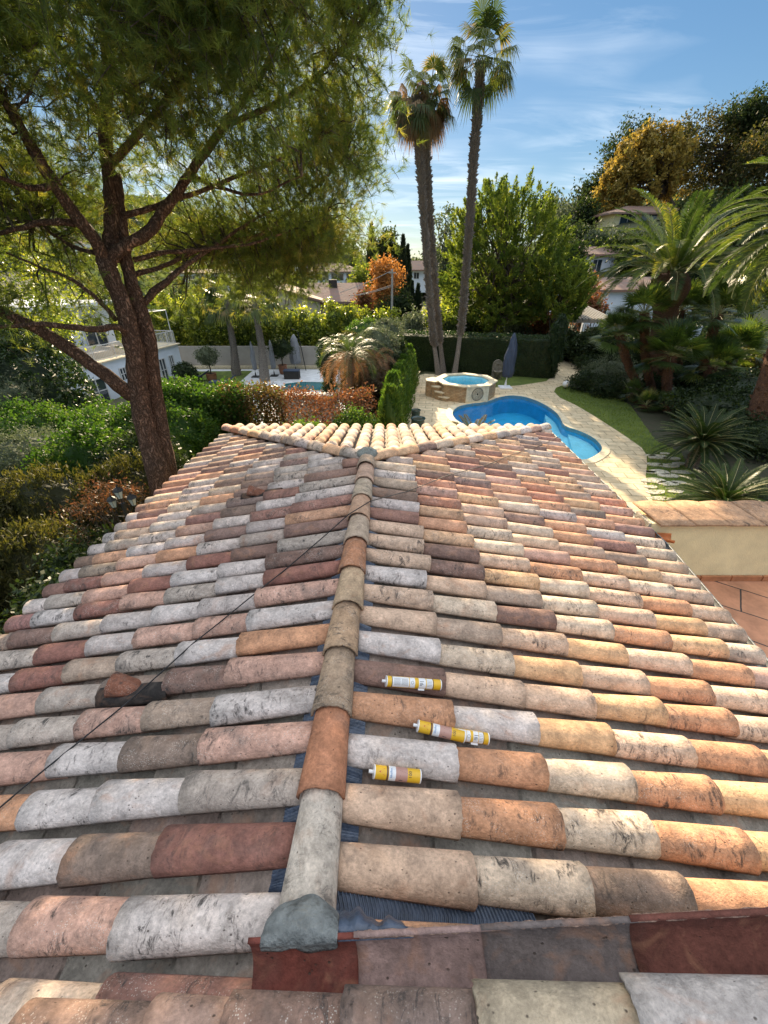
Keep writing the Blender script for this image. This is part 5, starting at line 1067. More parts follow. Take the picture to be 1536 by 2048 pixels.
# van, half out of the frame
p = PY(1512, 712, 30); t = thing('van', 'white van half out of the frame by the gate at the right edge', 'van', (p[0]+2.4, 30, 0)); x0 = p[0]; y0 = 29.2
m = MB(); side = [(0,.35),(0,.95),(.25,1.25),(1.05,1.45),(1.85,2.15),(2.3,2.3),(5.1,2.35),(5.2,2.2),(5.2,.35)]
V = [(x0+x, y, z) for y in (y0, y0+1.9) for x, z in side]; n_ = len(side); m.add(V, [tuple(range(n_-1, -1, -1))[::-1], tuple(range(2*n_-1, n_-1, -1))]+[(i, n_+i, n_+(i+1) % n_, (i+1) % n_) for i in range(n_)]); part(m, 'body', M['white'], t)
m = MB(); V = [(1.15,1.5),(1.85,2.1),(2.25,2.15),(2.25,1.45)]; m.add([(x0+x, y0-.008, z) for x, z in V], [(0,3,2,1)]); part(m, 'side_window', M['glass'], t)
m = MB(); m.add([(x0+1.08, y0+.12, 1.50), (x0+1.08, y0+1.78, 1.50), (x0+1.80, y0+1.7, 2.14), (x0+1.80, y0+.2, 2.14)], [(0,3,2,1)]); part(m, 'windscreen', M['glass'], t)
for x in (.85, 4.3):
    for y in (y0-.02, y0+1.75):
        m = MB(); a = np.linspace(0, 2*PI, 20, endpoint=False); V = [(x0+x+.34*math.cos(q), yy, .34+.34*math.sin(q)) for yy in (y, y+.2) for q in a]; m.add(V, [tuple(range(20)), tuple(range(39, 19, -1))]+[(i, 20+i, 20+(i+1) % 20, (i+1) % 20) for i in range(20)]); part(m, 'wheel', M['black'], t)
m = MB(); m.box((x0+.02, y0-.012, .75), (x0+.3, y0-.002, .95)); part(m, 'headlight', M['lglass'], t)
m = MB(); m.box((x0+1.2, y0-.2, 1.4), (x0+1.35, y0-.02, 1.7)); part(m, 'mirror', M['black'], t)
# ================================================================ tall palms behind the hot tub
washingtonia('tallest fan palm with a single trunk, right of the twin trunks', [(909,744),(918,690),(925,631),(930,560),(937,482),(942,405),(946,334),(950,280),(955,223),(961,148),(962,135)], 24.1, .115, .10, 42, 1.0, 0, 'tall fan palms behind the hot tub', (.05,0,.2), nboot=2300)
washingtonia('left trunk of the twin fan palms, leaning left with brown skirted crown', [(877,748),(870,700),(866,668),(857,570),(851,482),(845,400),(841,334),(836,285),(832,235),(834,200)], 24.3, .115, .10, 26, .85, 30, 'tall fan palms behind the hot tub', (-.15,0,.0), nboot=1500)
washingtonia('right trunk of the twin fan palms, hidden behind its twin near the top', [(887,748),(881,690),(875,631),(866,520),(860,440),(856,380),(853,334),(851,260),(851,215)], 24.75, .115, .10, 24, .85, 24, 'tall fan palms behind the hot tub', (.2,0,.25), nboot=1500)
# ================================================================ mid-distance trees
def xy(u, v, Yd): p = PY(u, v, Yd); return p[0], p[2]
def ground(x, y): return float(H(np.array(float(x)), np.array(float(y))))
def bgtree(name, label, cat, Yd, ells_px, K, n, cr, leaf, ln, base_u=None, bark='greybark', tr=.25, core=None, nl=10, asp=.5, group=None, shell=.55, htf=.7):
    ells = []; s = Yd/1.1/FPX
    for u, v, ru, rv in ells_px:
        x, z = xy(u, v, Yd); ells.append(((x, Yd, z), (ru*s*1.0, ru*s*.9, rv*s)))
    x = PY(base_u or ells_px[0][0], 600, Yd)[0]; zb = ground(x, Yd); zt = max(c[2]+r[2]*.4 for c, r in ells)
    return tree(name, label, cat, (x, Yd, zb), (zt-zb), ells, K, n, cr, ln, ln*asp, leaf, bark, tr, nl, group, shell, core)
def pinecrown(label, Yd, ells_px, K, leaf, base_u, ln, tr=.25, group=None, up=1.0, per=40, cr=.55):
    """rounded pine whose shoots stand up like candles"""
    s = Yd/1.1/FPX; ells = [((*PY(u, v, Yd)[:2], PY(u, v, Yd)[2]), (ru*s, ru*s*.9, rv*s)) for u, v, ru, rv in ells_px]; x = PY(base_u, 600, Yd)[0]; zb = ground(x, Yd)
    t = thing('pine_tree', label, 'pine tree', (x, Yd, zb), group); cc, _, _ = cloud(ells, K, 10, .1, .6)
    zt = max(c[2]+r[2]*.6 for c, r in ells); tp = path((x, Yd, zb), (ells[0][0][0], Yd, zt), 0, 9, .012); m = MB(); m.tube(tp, np.linspace(tr, tr*.25, 9), 9, jit=.05)
    for c in cc[::9]: m.tube(path(tp[rng.integers(2, 7)], c, -.05, 6, .04), np.linspace(tr*.3, .02, 6), 5)
    part(m, 'trunk', M['pinebark'] if False else M['greybark'], t, True); g = MB()
    D = nrm(nrm(cc-np.array(ells[0][0]))*.6+np.array([0,0,up])+rng.normal(size=cc.shape)*.2); L = rng.uniform(.7, 1.3, (K, 1))*cr*1.6
    f = rng.uniform(0, 1, (K, per, 1)); P = cc[:, None]+D[:, None]*L[:, None]*f+rng.normal(size=(K, per, 3))*cr*.24*(1.15-f); dd = np.broadcast_to(D[:, None], P.shape)
    g.leaves(P.reshape(-1, 3), ln, ln*.24, dirs=dd.reshape(-1, 3), spread=1.3, tint=np.clip(np.repeat(rng.uniform(0, .8, K), per)+rng.normal(size=K*per)*.15, 0, 1)); part(g, 'crown', M[leaf], t); return t
pinecrown('broad bright pine with upright shoots right of the tall palms', 31, [(1010,510,105,105),(985,440,70,50),(1060,540,80,90),(935,560,50,90),(1120,570,45,50),(1000,610,90,40)], 1500, 'medpine', 990, .24, .22, per=50, cr=.38, up=.6)
pinecrown('bushy low pine whose yellow branches reach over the pergola', 28.5, [(1120,610,45,45),(1090,570,35,40),(1150,590,28,30)], 170, 'medpine', 1110, .30, .12, per=60, cr=.5)
bgtree('fir_tree', 'small fir top rising above the broad bright pine', 'fir tree', 42, [(998,400,16,22),(998,430,26,24)], 60, 2600, .4, 'darkleaf', .3, shell=.3)
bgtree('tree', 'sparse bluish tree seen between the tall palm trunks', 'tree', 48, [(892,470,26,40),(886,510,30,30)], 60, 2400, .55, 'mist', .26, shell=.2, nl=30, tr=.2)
# cypresses and the deodar
def cypress(label, u, vt, vb, ru, Yd, n=5200, leaf='cypress', group='dark cypresses in the distance', zb=None):
    a, c = PY(u, vb, Yd), PY(u, vt, Yd); zb = ground(a[0], Yd); h = c[2]-zb; R = ru*Yd/1.1/FPX; t = thing('cypress', label, 'cypress', (a[0], Yd, zb), group)
    z = rng.uniform(0, 1, n)**.9; th = rng.uniform(0, 2*PI, n); r = R*np.clip(1.15*(1-z**3), .02, 1)*(.8+.35*np.sin(z*3))*rng.uniform(.65, 1.05, n)*(1+.1*np.sin(th*5+z*20)); P = np.stack([a[0]+r*np.cos(th), Yd+r*np.sin(th), zb+z*h], -1)
    g = MB(); g.leaves(P, .014*Yd, .004*Yd, dirs=np.stack([np.cos(th)*.3, np.sin(th)*.3, np.ones(n)], -1), spread=.35); part(g, 'foliage', M[leaf], t)
    m = MB(); m.tube([(a[0], Yd, zb), (a[0], Yd, zb+h*.85)], [.2, .05], 6); part(m, 'trunk', M['greybark'], t); return t
cypress('tallest pointed cypress left of the orange tree', 745, 452, 600, 11, 62)
cypress('slim cypress just right of the orange tree', 804, 474, 600, 8, 62, 3800); cypress('shorter slim cypress touching the slim one right of the orange tree', 813, 494, 600, 8, 62.8, 3800)
for k, (u, vt, ru, lab) in enumerate(((822,566,7,'low dark cypress left of the twin palm trunks'),(834,572,8,'low dark cypress behind the twin palm trunks'),(712,500,4,'tiny far cypress on the misty skyline'),(890,600,9,'low dark cypress seen between the tall palms'))): cypress(lab, u, vt, 640, ru, 48 if k != 2 else 130, 2200)
bgtree('cedar', 'dark open cedar between the cypresses above the orange tree', 'cedar', 66, [(775,500,24,36),(782,520,32,24),(762,505,14,26),(788,540,24,18)], 90, 6500, .8, 'darkleaf', .38, shell=.3, tr=.35, nl=40)
bgtree('maple', 'rounded orange autumn tree before the cypresses', 'tree', 50, [(770,558,34,34),(768,590,30,26)], 170, 7000, .55, 'orangeleaf', .26, shell=.3, core=.4, nl=30)
bgtree('shrub_tree', 'reddish small tree beside the beige house gable', 'tree', 45, [(728,600,16,14)], 40, 1500, .5, 'brownleaf', .25, core=.6)
bgtree('tree', 'green tree left of the tallest cypress', 'tree', 58, [(722,565,14,26),(712,575,12,18)], 50, 2400, .8, 'medpine', .35, core=.6)
bgtree('tree', 'dark green tree between the orange tree and the twin palms', 'tree', 46, [(800,610,22,24),(780,625,30,18)], 70, 3200, .6, 'darkleaf', .28, core=.7)
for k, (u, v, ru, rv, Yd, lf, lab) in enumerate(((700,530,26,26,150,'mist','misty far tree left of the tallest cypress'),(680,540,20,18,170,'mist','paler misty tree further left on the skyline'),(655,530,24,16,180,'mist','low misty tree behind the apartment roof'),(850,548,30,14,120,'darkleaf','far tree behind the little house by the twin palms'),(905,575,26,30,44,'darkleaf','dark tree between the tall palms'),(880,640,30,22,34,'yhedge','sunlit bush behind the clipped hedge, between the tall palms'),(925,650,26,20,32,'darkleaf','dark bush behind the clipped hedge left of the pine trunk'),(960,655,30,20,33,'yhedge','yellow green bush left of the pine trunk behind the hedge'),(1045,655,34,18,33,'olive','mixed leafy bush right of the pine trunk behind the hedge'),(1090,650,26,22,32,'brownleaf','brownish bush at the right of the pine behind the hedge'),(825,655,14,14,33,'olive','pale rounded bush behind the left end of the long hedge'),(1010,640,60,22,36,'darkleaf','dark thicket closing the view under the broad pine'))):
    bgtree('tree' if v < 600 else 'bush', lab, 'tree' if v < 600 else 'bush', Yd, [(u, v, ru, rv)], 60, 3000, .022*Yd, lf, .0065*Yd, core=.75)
# utility pole with wires
p = PY(784, 600, 44); zb = ground(p[0], 44); zt = PY(784, 538, 44)[2]; t = thing('utility_pole', 'grey concrete utility pole before the orange tree', 'utility pole', (p[0], 44, zb)); m = MB(); m.tube([(p[0], 44, zb), (p[0], 44, zt)], [.14, .09], 8); part(m, 'pole', M['concrete'], t)
m = MB(); m.box((p[0]-.35, 43.85, zt-.35), (p[0]+.35, 43.95, zt-.25)); part(m, 'crossarm', M['concrete'], t)
for k, (v0, u1, v1, lab) in enumerate(((541, 680, 585, 'upper overhead wire from the utility pole to the beige house'), (570, 700, 592, 'lower overhead wire from the utility pole to the beige house'), (573, 712, 591, 'lowest overhead wire sagging below the others'))):
    a = PY(784, v0, 43.9); c = PY(u1, v1, 43); m = MB(); m.tube(path(a, c, -.02, 10, 0), .025, 4); tag(m.build('overhead_wire', M['concrete'], None), lab, 'wire', 'overhead wires')
# ================================================================ buildings
def gable(name, label, cat, corner, W, D, h, rise, wall, roof, yaw=0, wins=(), over=.5, hip=False, axis=0, chim=None, z0=None):
    """block with pitched roof; corner = front left ground point, x to the right, y away"""
    z0 = corner[2] if z0 is None else z0; t = thing(name, label, cat, corner); c_, s_ = math.cos(yaw), math.sin(yaw)
    def T(x, y, z): return (corner[0]+x*c_-y*s_, corner[1]+x*s_+y*c_, z0+z)
    m = MB(); V = [T(x, y, z) for z in (-2, h) for x, y in ((0,0),(W,0),(W,D),(0,D))]; F = [(4,5,6,7)]+[(0,1,5,4),(1,2,6,5),(2,3,7,6),(3,0,4,7)]
    if not hip and axis == 1: V += [T(W/2, 0, h+rise), T(W/2, D, h+rise)]; F += [(4,5,8),(6,7,9)]
    elif not hip: V += [T(0, D/2, h+rise), T(W, D/2, h+rise)]; F += [(7,4,8),(5,6,9)]
    m.add(V, F); w_ = part(m, 'wall', M[wall], t)
    m = MB(); e = over; th = .22; k = rise/(D/2 if axis == 0 else W/2)
    if hip: V = [T(-e,-e,h-k*e+.02),T(W+e,-e,h-k*e+.02),T(W+e,D+e,h-k*e+.02),T(-e,D+e,h-k*e+.02),T(D/2,D/2,h+rise+.05),T(W-D/2,D/2,h+rise+.05)]; F = [(0,1,5,4),(1,2,5),(2,3,4,5),(3,0,4)]
    elif axis == 0: V = [T(-e,-e,h-k*e+.05),T(W+e,-e,h-k*e+.05),T(W+e,D/2,h+rise+.05),T(-e,D/2,h+rise+.05),T(W+e,D+e,h-k*e+.05),T(-e,D+e,h-k*e+.05)]; F = [(0,1,2,3),(3,2,4,5)]
    else: V = [T(-e,-e,h-k*e+.05),T(-e,D+e,h-k*e+.05),T(W/2,D+e,h+rise+.05),T(W/2,-e,h+rise+.05),T(W+e,-e,h-k*e+.05),T(W+e,D+e,h-k*e+.05)]; F = [(0,3,2,1),(3,4,5,2)]
    n_ = len(V); V2 = [(x, y, z+th) for x, y, z in V]
    b_ = [(0,1),(1,2),(2,3),(3,0)] if hip else ([(0,1),(1,2),(2,4),(4,5),(5,3),(3,0)] if axis == 0 else [(0,1),(1,2),(2,5),(5,4),(4,3),(3,0)])
    m.add(V+V2, [tuple(n_+i for i in f) for f in F]+[f[::-1] for f in F]+[(i, j, n_+j, n_+i) for i, j in b_]); r_ = part(m, 'roof', M[roof], t)
    for (face, a, z, w2, h2) in wins:
        g = .012
        def Q(u_, zz, off): return T(u_, -off, zz) if face == 'f' else (T(-off, u_, zz) if face == 'l' else T(W+off, u_, zz))
        m = MB(); m.add([Q(a, z, g), Q(a+w2, z, g), Q(a+w2, z+h2, g), Q(a, z+h2, g)], [(0,1,2,3)]); wn = part(m, 'window', M['glass'], t)
        m = MB(); f_ = .07
        for (u0, u1, q0, q1) in ((a-f_, a, z-f_, z+h2+f_), (a+w2, a+w2+f_, z-f_, z+h2+f_), (a, a+w2, z-f_, z), (a, a+w2, z+h2, z+h2+f_), (a+w2/2-.03, a+w2/2+.03, z, z+h2)):
            V = [Q(u0, q0, .01), Q(u1, q0, .01), Q(u1, q1, .01), Q(u0, q1, .01), Q(u0, q0, .05), Q(u1, q0, .05), Q(u1, q1, .05), Q(u0, q1, .05)]; m.add(V, [(4,5,6,7),(0,1,5,4),(1,2,6,5),(2,3,7,6),(3,0,4,7)])
        sub(m, 'frame', M['frame'], wn)
    if chim:
        x, y, w2, h2 = chim; m = MB(); V = [T(x+i, y+j, z) for z in (h*.8, h+rise+h2) for i, j in ((0,0),(w2,0),(w2,w2),(0,w2))]; m.add(V, [(0,1,5,4),(1,2,6,5),(2,3,7,6),(3,0,4,7),(4,5,6,7)]); sub(m, 'chimney', M['dark'], r_)
    return t
def gp(u, v, Yd): p = PY(u, v, Yd); return np.array([p[0], Yd, ground(p[0], Yd)])
c = PY(478, 640, 47); s = 47/1.1/FPX
zt = PY(560, 618, 47)[2]
gable('neighbour_house', 'stained beige house with tiled roof behind the tall yellow green hedge', 'house', (c[0], 46, -2.4), 8.6, 12, PY(560, 606, 46)[2]+2.4, 1.1, 'beige', 'roofred', .12, [('f', 5.0, PY(560, 618, 46)[2]+2.4-1.0, 1.0, .95)], .3, axis=1)
c = PY(622, 640, 50); gable('house_wing', 'low wing of the beige house with dark chimney above the yellow hedge', 'house', (c[0], 50, -2.4), 5.6, 9, PY(650, 605, 50)[2]+2.4, 1.5, 'beige', 'roofred', .05, [], .5, chim=(2.0, 3, .9, .6))
c = PY(596, 560, 120); gable('apartment_block', 'pale flats with balconies left of the misty trees', 'building', (c[0], 120, PY(650, 575, 120)[2]-3), 16, 10, 6.5, 1.6, 'white', 'roofred', 0, [('f', 1+i*3.8, z, 3.0, 1.5) for i in range(4) for z in (2.2, 4.6)], .6, hip=True)
c = PY(345, 560, 110); gable('apartment_block', 'white terraced flats glimpsed under the pine branches', 'building', (c[0], 110, PY(380, 590, 110)[2]-1), 13, 10, 5.4, .6, 'white', 'roofred', -.1, [('f', 1+i*3, z, 2.1, 1.4) for i in range(4) for z in (1.2, 3.5)], .5)
c = PY(818, 545, 92); gable('far_house', 'small far house with brown roof beside the twin palm trunks', 'house', (c[0], 92, PY(818, 562, 92)[2]), 5, 7, 1.9, 1.3, 'whitewall', 'roofred', .2, [('f', 1, .4, 1, 1)], .7)
c = PY(1178, 560, 46); 
t = gable('neighbour_house', 'long white building with red tiled roof behind the date palm', 'house', (c[0], 44, .2), 13, 8, 3.2, .9, 'whitewall', 'roofred', .30, [('f', .9, 1.0, .9, 1.15), ('f', 4.2, 1.35, .8, .65)], .35)
c = PY(1166, 545, 58); gable('annex_house', 'small white house with grey window above the long white building', 'house', (c[0], 58, PY(1180, 552, 58)[2]), 7, 6, 2.1, .8, 'whitewall', 'roofred', .1, [('f', 1.0, .5, 1.1, 1.2)], .4)
c = PY(1220, 470, 72); t = gable('hill_villa', 'cream villa with open arcade on the wooded hill', 'house', (c[0], 72, PY(1220, 468, 72)[2]), 14, 8, 2.5, 1.0, 'render', 'roofred', .10, [('f', 1+i*3.2, .3, 2.2, 2.1) for i in range(4)], .9, hip=True)
m = MB(); m.box((c[0]-2.4, 70, PY(1220, 500, 72)[2]-1), (c[0]+3, 72, PY(1220, 470, 72)[2])); part(m, 'terrace_wall', M['whitewall'], t)
p = PY(1160, 425, 112); t = thing('antenna_mast', 'thin antenna mast on the ridge of the right hill', 'antenna', (p[0], 112, p[2]-3)); zt = PY(1160, 405, 112)[2]; m = MB(); m.tube([(p[0], 112, p[2]-3), (p[0], 112, zt)], [.5, .12], 6); part(m, 'mast', M['concrete'], t); m = MB(); m.bar((p[0]-1, 112, zt-.2), (p[0]+1, 112, zt-.2), .12); m.bar((p[0], 111.9, zt-.6), (p[0]+.7, 111.9, zt-.6), .12) if False else None; part(m, 'crossbar', M['concrete'], t)
# ---------------------------------------------------------------- trees of the right hill
bgtree('golden_tree', 'large golden autumn tree on the hill above the villa', 'tree', 80, [(1290,340,62,56),(1238,385,42,40),(1345,320,32,40),(1225,425,30,22),(1300,300,40,30),(1265,320,30,26),(1350,365,24,30),(1205,395,16,22),(1240,350,22,20)], 330, 26000, .72, 'yellowleaf', .50, base_u=1300, core=.3, tr=.5, nl=90, shell=.4)
bgtree('pine_tree', 'dark green pine edge behind the golden tree', 'pine tree', 88, [(1215,380,26,60),(1270,300,50,40)], 130, 8000, 1.3, 'darkleaf', .42, base_u=1225, core=.6)
bgtree('evergreen_oak', 'broad dark tree with rusty tips filling the upper right', 'tree', 84, [(1430,310,80,64),(1370,300,50,45),(1500,330,70,80),(1440,380,70,40)], 420, 24000, 1.15, 'rustleaf', .42, base_u=1430, tr=.6, nl=60, shell=.5)
bgtree('umbrella_pine', 'dark round pine top highest on the right skyline', 'pine tree', 80, [(1500,228,34,24),(1530,260,30,30)], 90, 6500, 1.2, 'darkleaf', .45, base_u=1505, core=.6)
bgtree('autumn_tree', 'rusty orange tree touching the right edge of the frame', 'tree', 68, [(1530,300,40,40),(1560,330,50,60)], 150, 8000, 1.0, 'rustleaf', .40, base_u=1560)
HG = 'trees and bushes on the right hillside'
for k, (u, v, ru, rv, Yd, lf, lab) in enumerate(((1135,450,26,24,80,'olive','grey green bushy tree on the hillside left of the golden tree'),(1170,440,20,26,78,'darkleaf','dark tree left of the villa arcade'),(1110,440,20,16,100,'olive','pale bush on the ridge near the antenna mast'),(1150,490,34,22,68,'darkleaf','dark bush below the grey green hillside tree'),(1190,488,22,12,66,'olive','grey bush right below the villa terrace'),(1130,520,34,24,58,'darkleaf','dark bush on the slope behind the broad bright pine'),(1215,520,40,18,62,'yhedge','sunlit green bush above the small white annex'),(1180,400,18,24,90,'darkleaf','dark tree against the sky left of the golden tree'),(1200,510,34,15,63,'darkleaf','dark bushes between the villa and the small white annex'),(1285,520,46,18,56,'darkleaf','dark bush above the red roof of the long building'),(1165,575,18,14,42,'brownleaf','bare brownish bush left of the long white building'),(1260,500,40,20,60,'darkleaf','dark bush behind the date palm fronds'),(1385,455,50,40,64,'darkleaf','dark tree behind the date palm crown'),(1450,450,70,50,60,'darkleaf','dark tree mass between both date palms'),(1520,560,50,50,38,'yhedge','yellow green tree at the right edge under the hanging fronds'),(1450,590,60,30,40,'darkleaf','dark tree behind the tallest dark fan palm'),(1090,420,14,10,112,'darkleaf','small dark bush on the ridge right of the fir'),(1400,560,50,40,46,'darkleaf','dark tree right of the date palm trunk'),(1170,615,26,18,36,'brownleaf','dry climbing shrub by the lit porch of the long building'))):
    bgtree('hill_tree', lab, 'tree', Yd, [(u, v, ru, rv)], int(50+ru*1.2), int(2200+ru*70), .020*Yd, lf, .0062*Yd, core=.75, group=HG)
# wooded far hills
g = MB(); n = 3600; a = rng.uniform(-.62, .75, n); d = rng.uniform(100, 420, n)**1.0; x = a*d; y = d
keep = ~((np.abs(x/d) < .5) & (d < 112) & (x > 0)); x, y, d = x[keep], y[keep], d[keep]; z = H(x, y); r = rng.uniform(1.6, 4.2, len(x))
C = np.stack([x, y, z+r*.6], -1); k = 40; D = nrm(rng.normal(size=(len(x), k, 3))); D[..., 2] = np.abs(D[..., 2]); P = C[:, None]+D*r[:, None, None]*np.array([1, 1, .9])*rng.uniform(.7, 1.05, (len(x), k, 1))
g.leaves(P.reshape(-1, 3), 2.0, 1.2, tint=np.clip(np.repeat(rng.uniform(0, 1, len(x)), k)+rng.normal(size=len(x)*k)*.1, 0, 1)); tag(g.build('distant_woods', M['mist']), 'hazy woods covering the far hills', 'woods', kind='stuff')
# scattered roofs on the left far hill
for k, (u, v, Yd, w2, lab) in enumerate(((60,470,230,14,'far villa on the left hill near the frame edge'),(150,500,200,12,'far villa on the left hill below the ridge'),(590,545,150,12,'far pale villa left of the flats'),(420,520,190,14,'far villa glimpsed through the pine needles'))):
    c = PY(u, v, Yd); gable('far_villa', lab, 'house', (c[0], Yd, c[2]-2), w2, 9, 4.5, 1.6, 'white', 'roofred', rng.normal()*.2, [('f', 1.5+i*3, 1.5, 1.3, 1.4) for i in range(3)], .6, hip=True)
# ================================================================ left side: our hedges and shrubs
def z_at(u, v, Yd): return PY(u, v, Yd)[2]
# hedge between the two gardens, green at the left and scorched at the right
hedge('laurel_hedge', 'bright green glossy laurel hedge right of the pine trunk', [(-7.4,12.6),(-6.0,12.65),(-4.3,12.75)], 2.05, 1.1, 26000, .10, .05, 'laurel', lump=.11, z0=0, wav=.10)
hedge('scorched_hedge', 'scorched brown and orange hedge with pale ground showing through, right part', [(-3.9,12.95),(-2.2,13.1),(-.4,13.3)], 1.78, .8, 9500, .085, .045, 'brownleaf', core=False, lump=.10, z0=0, wav=.12)
hedge('half_green_hedge', 'half green half brown hedge between the green and the scorched ones', [(-4.9,12.6),(-4.2,12.65),(-3.2,12.75)], 1.95, .8, 8500, .09, .05, 'mixleaf', core=False, lump=.10, z0=0, wav=.12)
for k, (x, y, r, h, lf, lab, cr) in enumerate((
    (-8.0,11.3,1.5,1.85,'laurel','large glossy green laurel left of the pine trunk','laurel'),
    (-10.2,11.2,1.6,1.9,'laurel','glossy laurel with pale flecks at the left edge behind the others','laurel'),
    (-5.9,11.2,1.2,1.85,'laurel','bright green laurel touching the left side of the pine trunk','laurel'),
    (-8.6,9.0,1.3,2.0,'olive','grey green shrub at the left edge below the cone of ivy','shrub'),
    (-6.6,8.6,1.25,2.15,'laurel','dark green leafy shrub in the shade above the golden thuja','shrub'),
    (-5.4,8.4,1.0,2.1,'darkshrub','dark shrub just left of the pine base','shrub'),
    (-4.1,4.0,.75,1.75,'darkshrub','glossy dark shrub nearest us at the left edge','shrub'),
    (-4.4,5.1,.8,1.7,'darkshrub','shaded shrub below the red leaved bush','shrub'),
    (-5.0,2.9,.9,1.9,'darkshrub','dark leafy shrub at the lower left edge of the garden','shrub'),
    (-2.2,11.0,.9,1.5,'conifer','light green shrub peeping over the left roof corner','shrub'),
    (-3.4,10.6,.8,1.35,'darkshrub','dark shrub behind the left hip end','shrub'),
    (-.9,12.0,.7,1.5,'conifer','low feathery green shrub in front of the scorched hedge','shrub'))):
    shrub('laurel_bush' if cr == 'laurel' else 'shrub', lab, cr, [((x, y, h*.55), (r, r*.85, h*.5))], 110, int(10500*r), .22, .085 if lf != 'olive' else .07, .042 if lf != 'olive' else .025, lf, core=.8)
for k, (x, y, L, h, lab) in enumerate(((-6.3,6.9,1.6,2.05,'golden brown thuja mound left of the pine, lit on top'),(-7.9,6.6,1.5,2.0,'golden brown thuja mound at the left edge'),(-5.0,7.3,1.0,2.15,'golden brown thuja nearest the pine trunk'),(-5.6,5.4,1.1,1.75,'dull thuja mound in front of the golden ones'),(-7.0,5.0,1.4,1.9,'broad thuja mound cut by the left edge of the frame'))):
    shrub('thuja', lab, 'conifer', [((x, y, h*.5), (L*.8, .75, h*.52))], 150, 11000, .16, .10, .022, 'cedar', 'golden brown thuja mounds', core=.86, dirs=(0,0,1))
c = PY(60, 740, 14.5); shrub('ivy_cone', 'large dark cone shaped evergreen before the white house', 'tree', [((c[0]-1.2, 14.5, 1.0), (2.9, 2.2, 2.9)), ((c[0]-2.5, 14.5, 2.0), (2.4, 2.0, 2.3))], 700, 42000, .22, .13, .07, 'boxleaf', core=.86, shell=.88)
c = PY(10, 770, 13.2); shrub('grey_shrub', 'silvery grey shrub at the left edge beside the dark cone', 'shrub', [((c[0], 13.2, 1.5), (1.0, .9, 1.0))], 60, 3000, .24, .09, .035, 'olive')
c = PY(60, 640, 18); tree('tree', 'yellow green tree behind the pine branch at the left edge', 'tree', (c[0], 18, -2.4), 7, [((c[0]-1, 18, 4.4), (3.0, 2, 2.3))], 160, 9000, .6, .16, .08, 'yhedge', tr=.15)
# red leaved nandina and the garden lantern
sh = thing('red_bush', 'airy bush with red and green leaves left of the lantern', 'bush', (-4.15, 5.55, 0)); g = MB(); m = MB()
for k in range(46):
    a = rng.uniform(0, 2*PI); r = .62*math.sqrt(rng.uniform()); e = np.array([-4.2+r*math.cos(a), 5.55+r*math.sin(a), 2.58-.75*r-rng.uniform(0, .35)]); q = path((-4.0+rng.normal()*.06, 5.4+rng.normal()*.06, 0), e, 0, 6, .03); m.tube(q, np.linspace(.012, .004, 6), 4)
    P = e+rng.normal(size=(48, 3))*np.array([.12, .12, .06]); g.leaves(P, .065, .016, dirs=np.tile([0,0,-.3], (48, 1))+rng.normal(size=(48, 3)), tint=np.clip(.2+.9*(P[:, 2]-2.1)+rng.normal(size=48)*.2, 0, 1))
part(g, 'foliage', M['red'], sh); part(m, 'stem', M['greybark'], sh)
lp = thing('garden_lantern', 'black lamp post with glazed lanterns by the left eave', 'lamp post', (-3.62, 4.95, 0)); m = MB(); m.tube([(-3.62,4.95,0),(-3.62,4.95,2.42)], [.04,.028], 8); m.lathe([(.09,0),(.08,.15),(.04,.3)], (-3.62,4.95,0), 12); part(m, 'post', M['iron'], lp)
for k, (dx, dy, dz) in enumerate(((-.13,0,.02),(.11,.06,.02),(.0,.0,.16))):
    x, y, z = -3.62+dx, 4.95+dy, 2.34+dz; m = MB(); m.tube([(-3.62,4.95,2.2),(x,y,2.2+dz*.5),(x,y,z)], .009, 5); part(m, 'arm', M['iron'], lp)
    m = MB(); m.lathe([(.028, 0), (.058, .11)], (x, y, z), 6); l_ = part(m, 'lantern_glass', M['lglass'], lp); m = MB(); m.lathe([(.072, .112), (.05, .14), (.015, .165), (.008, .19), (.001, .2)], (x, y, z), 6); m.lathe([(.02,-.02),(.032,-.002)], (x, y, z), 6)
    sub(m, 'lantern_cap', M['iron'], l_)
    m = MB()
    for q in range(6): a = q*PI/3; m.tube([(x+.029*math.cos(a), y+.029*math.sin(a), z), (x+.059*math.cos(a), y+.059*math.sin(a), z+.112)], .0025, 4)
    sub(m, 'lantern_bars', M['iron'], l_)
# ================================================================ neighbour's garden
# scorched palm and the rounded shrubs at the garden corner
def pal(name, label, base, top, r, nf, L, leafs, droop=1.9, el0=-.6, fanR=None, n=44, ll=.34):
    base, top = np.array(base, float), np.array(top, float); t = thing(name, label, 'palm tree', base); m = MB(); Q = path(base, top, 0, 10, 0); m.tube(Q, np.full(10, r), 10, jit=.06); boots(m, Q, np.full(10, r), 200, .1, .05, .7); part(m, 'trunk', M['palmbark'], t)
    gs = {l: MB() for l in leafs}; pm = MB()
    for k in range(nf):
        f = (k+.5)/nf; el = 1.4-(1.4-el0)*f**.8; l = leafs[int(min(len(leafs)-1, f*len(leafs)+rng.normal()*.3)) if f > 0 else 0]; pinnate(gs[l], pm, top, k*2.399+rng.normal()*.2, el, L*rng.uniform(.7, 1.1), droop, n, ll, .012, r=.012)
    for l in leafs:
        if gs[l].v: part(gs[l], 'crown' if l == leafs[0] else 'dead_fronds', M[l], t)
    part(pm, 'frond_rib', M['rachis'], t); return t
pal('dying_palm', 'half dead palm with orange brown drooping fronds above the scorched hedge', (-1.5, 17.2, ZN), PY(700, 712, 17.2), .16, 46, 1.9, ['phoenix', 'brownpalm'], 2.0)
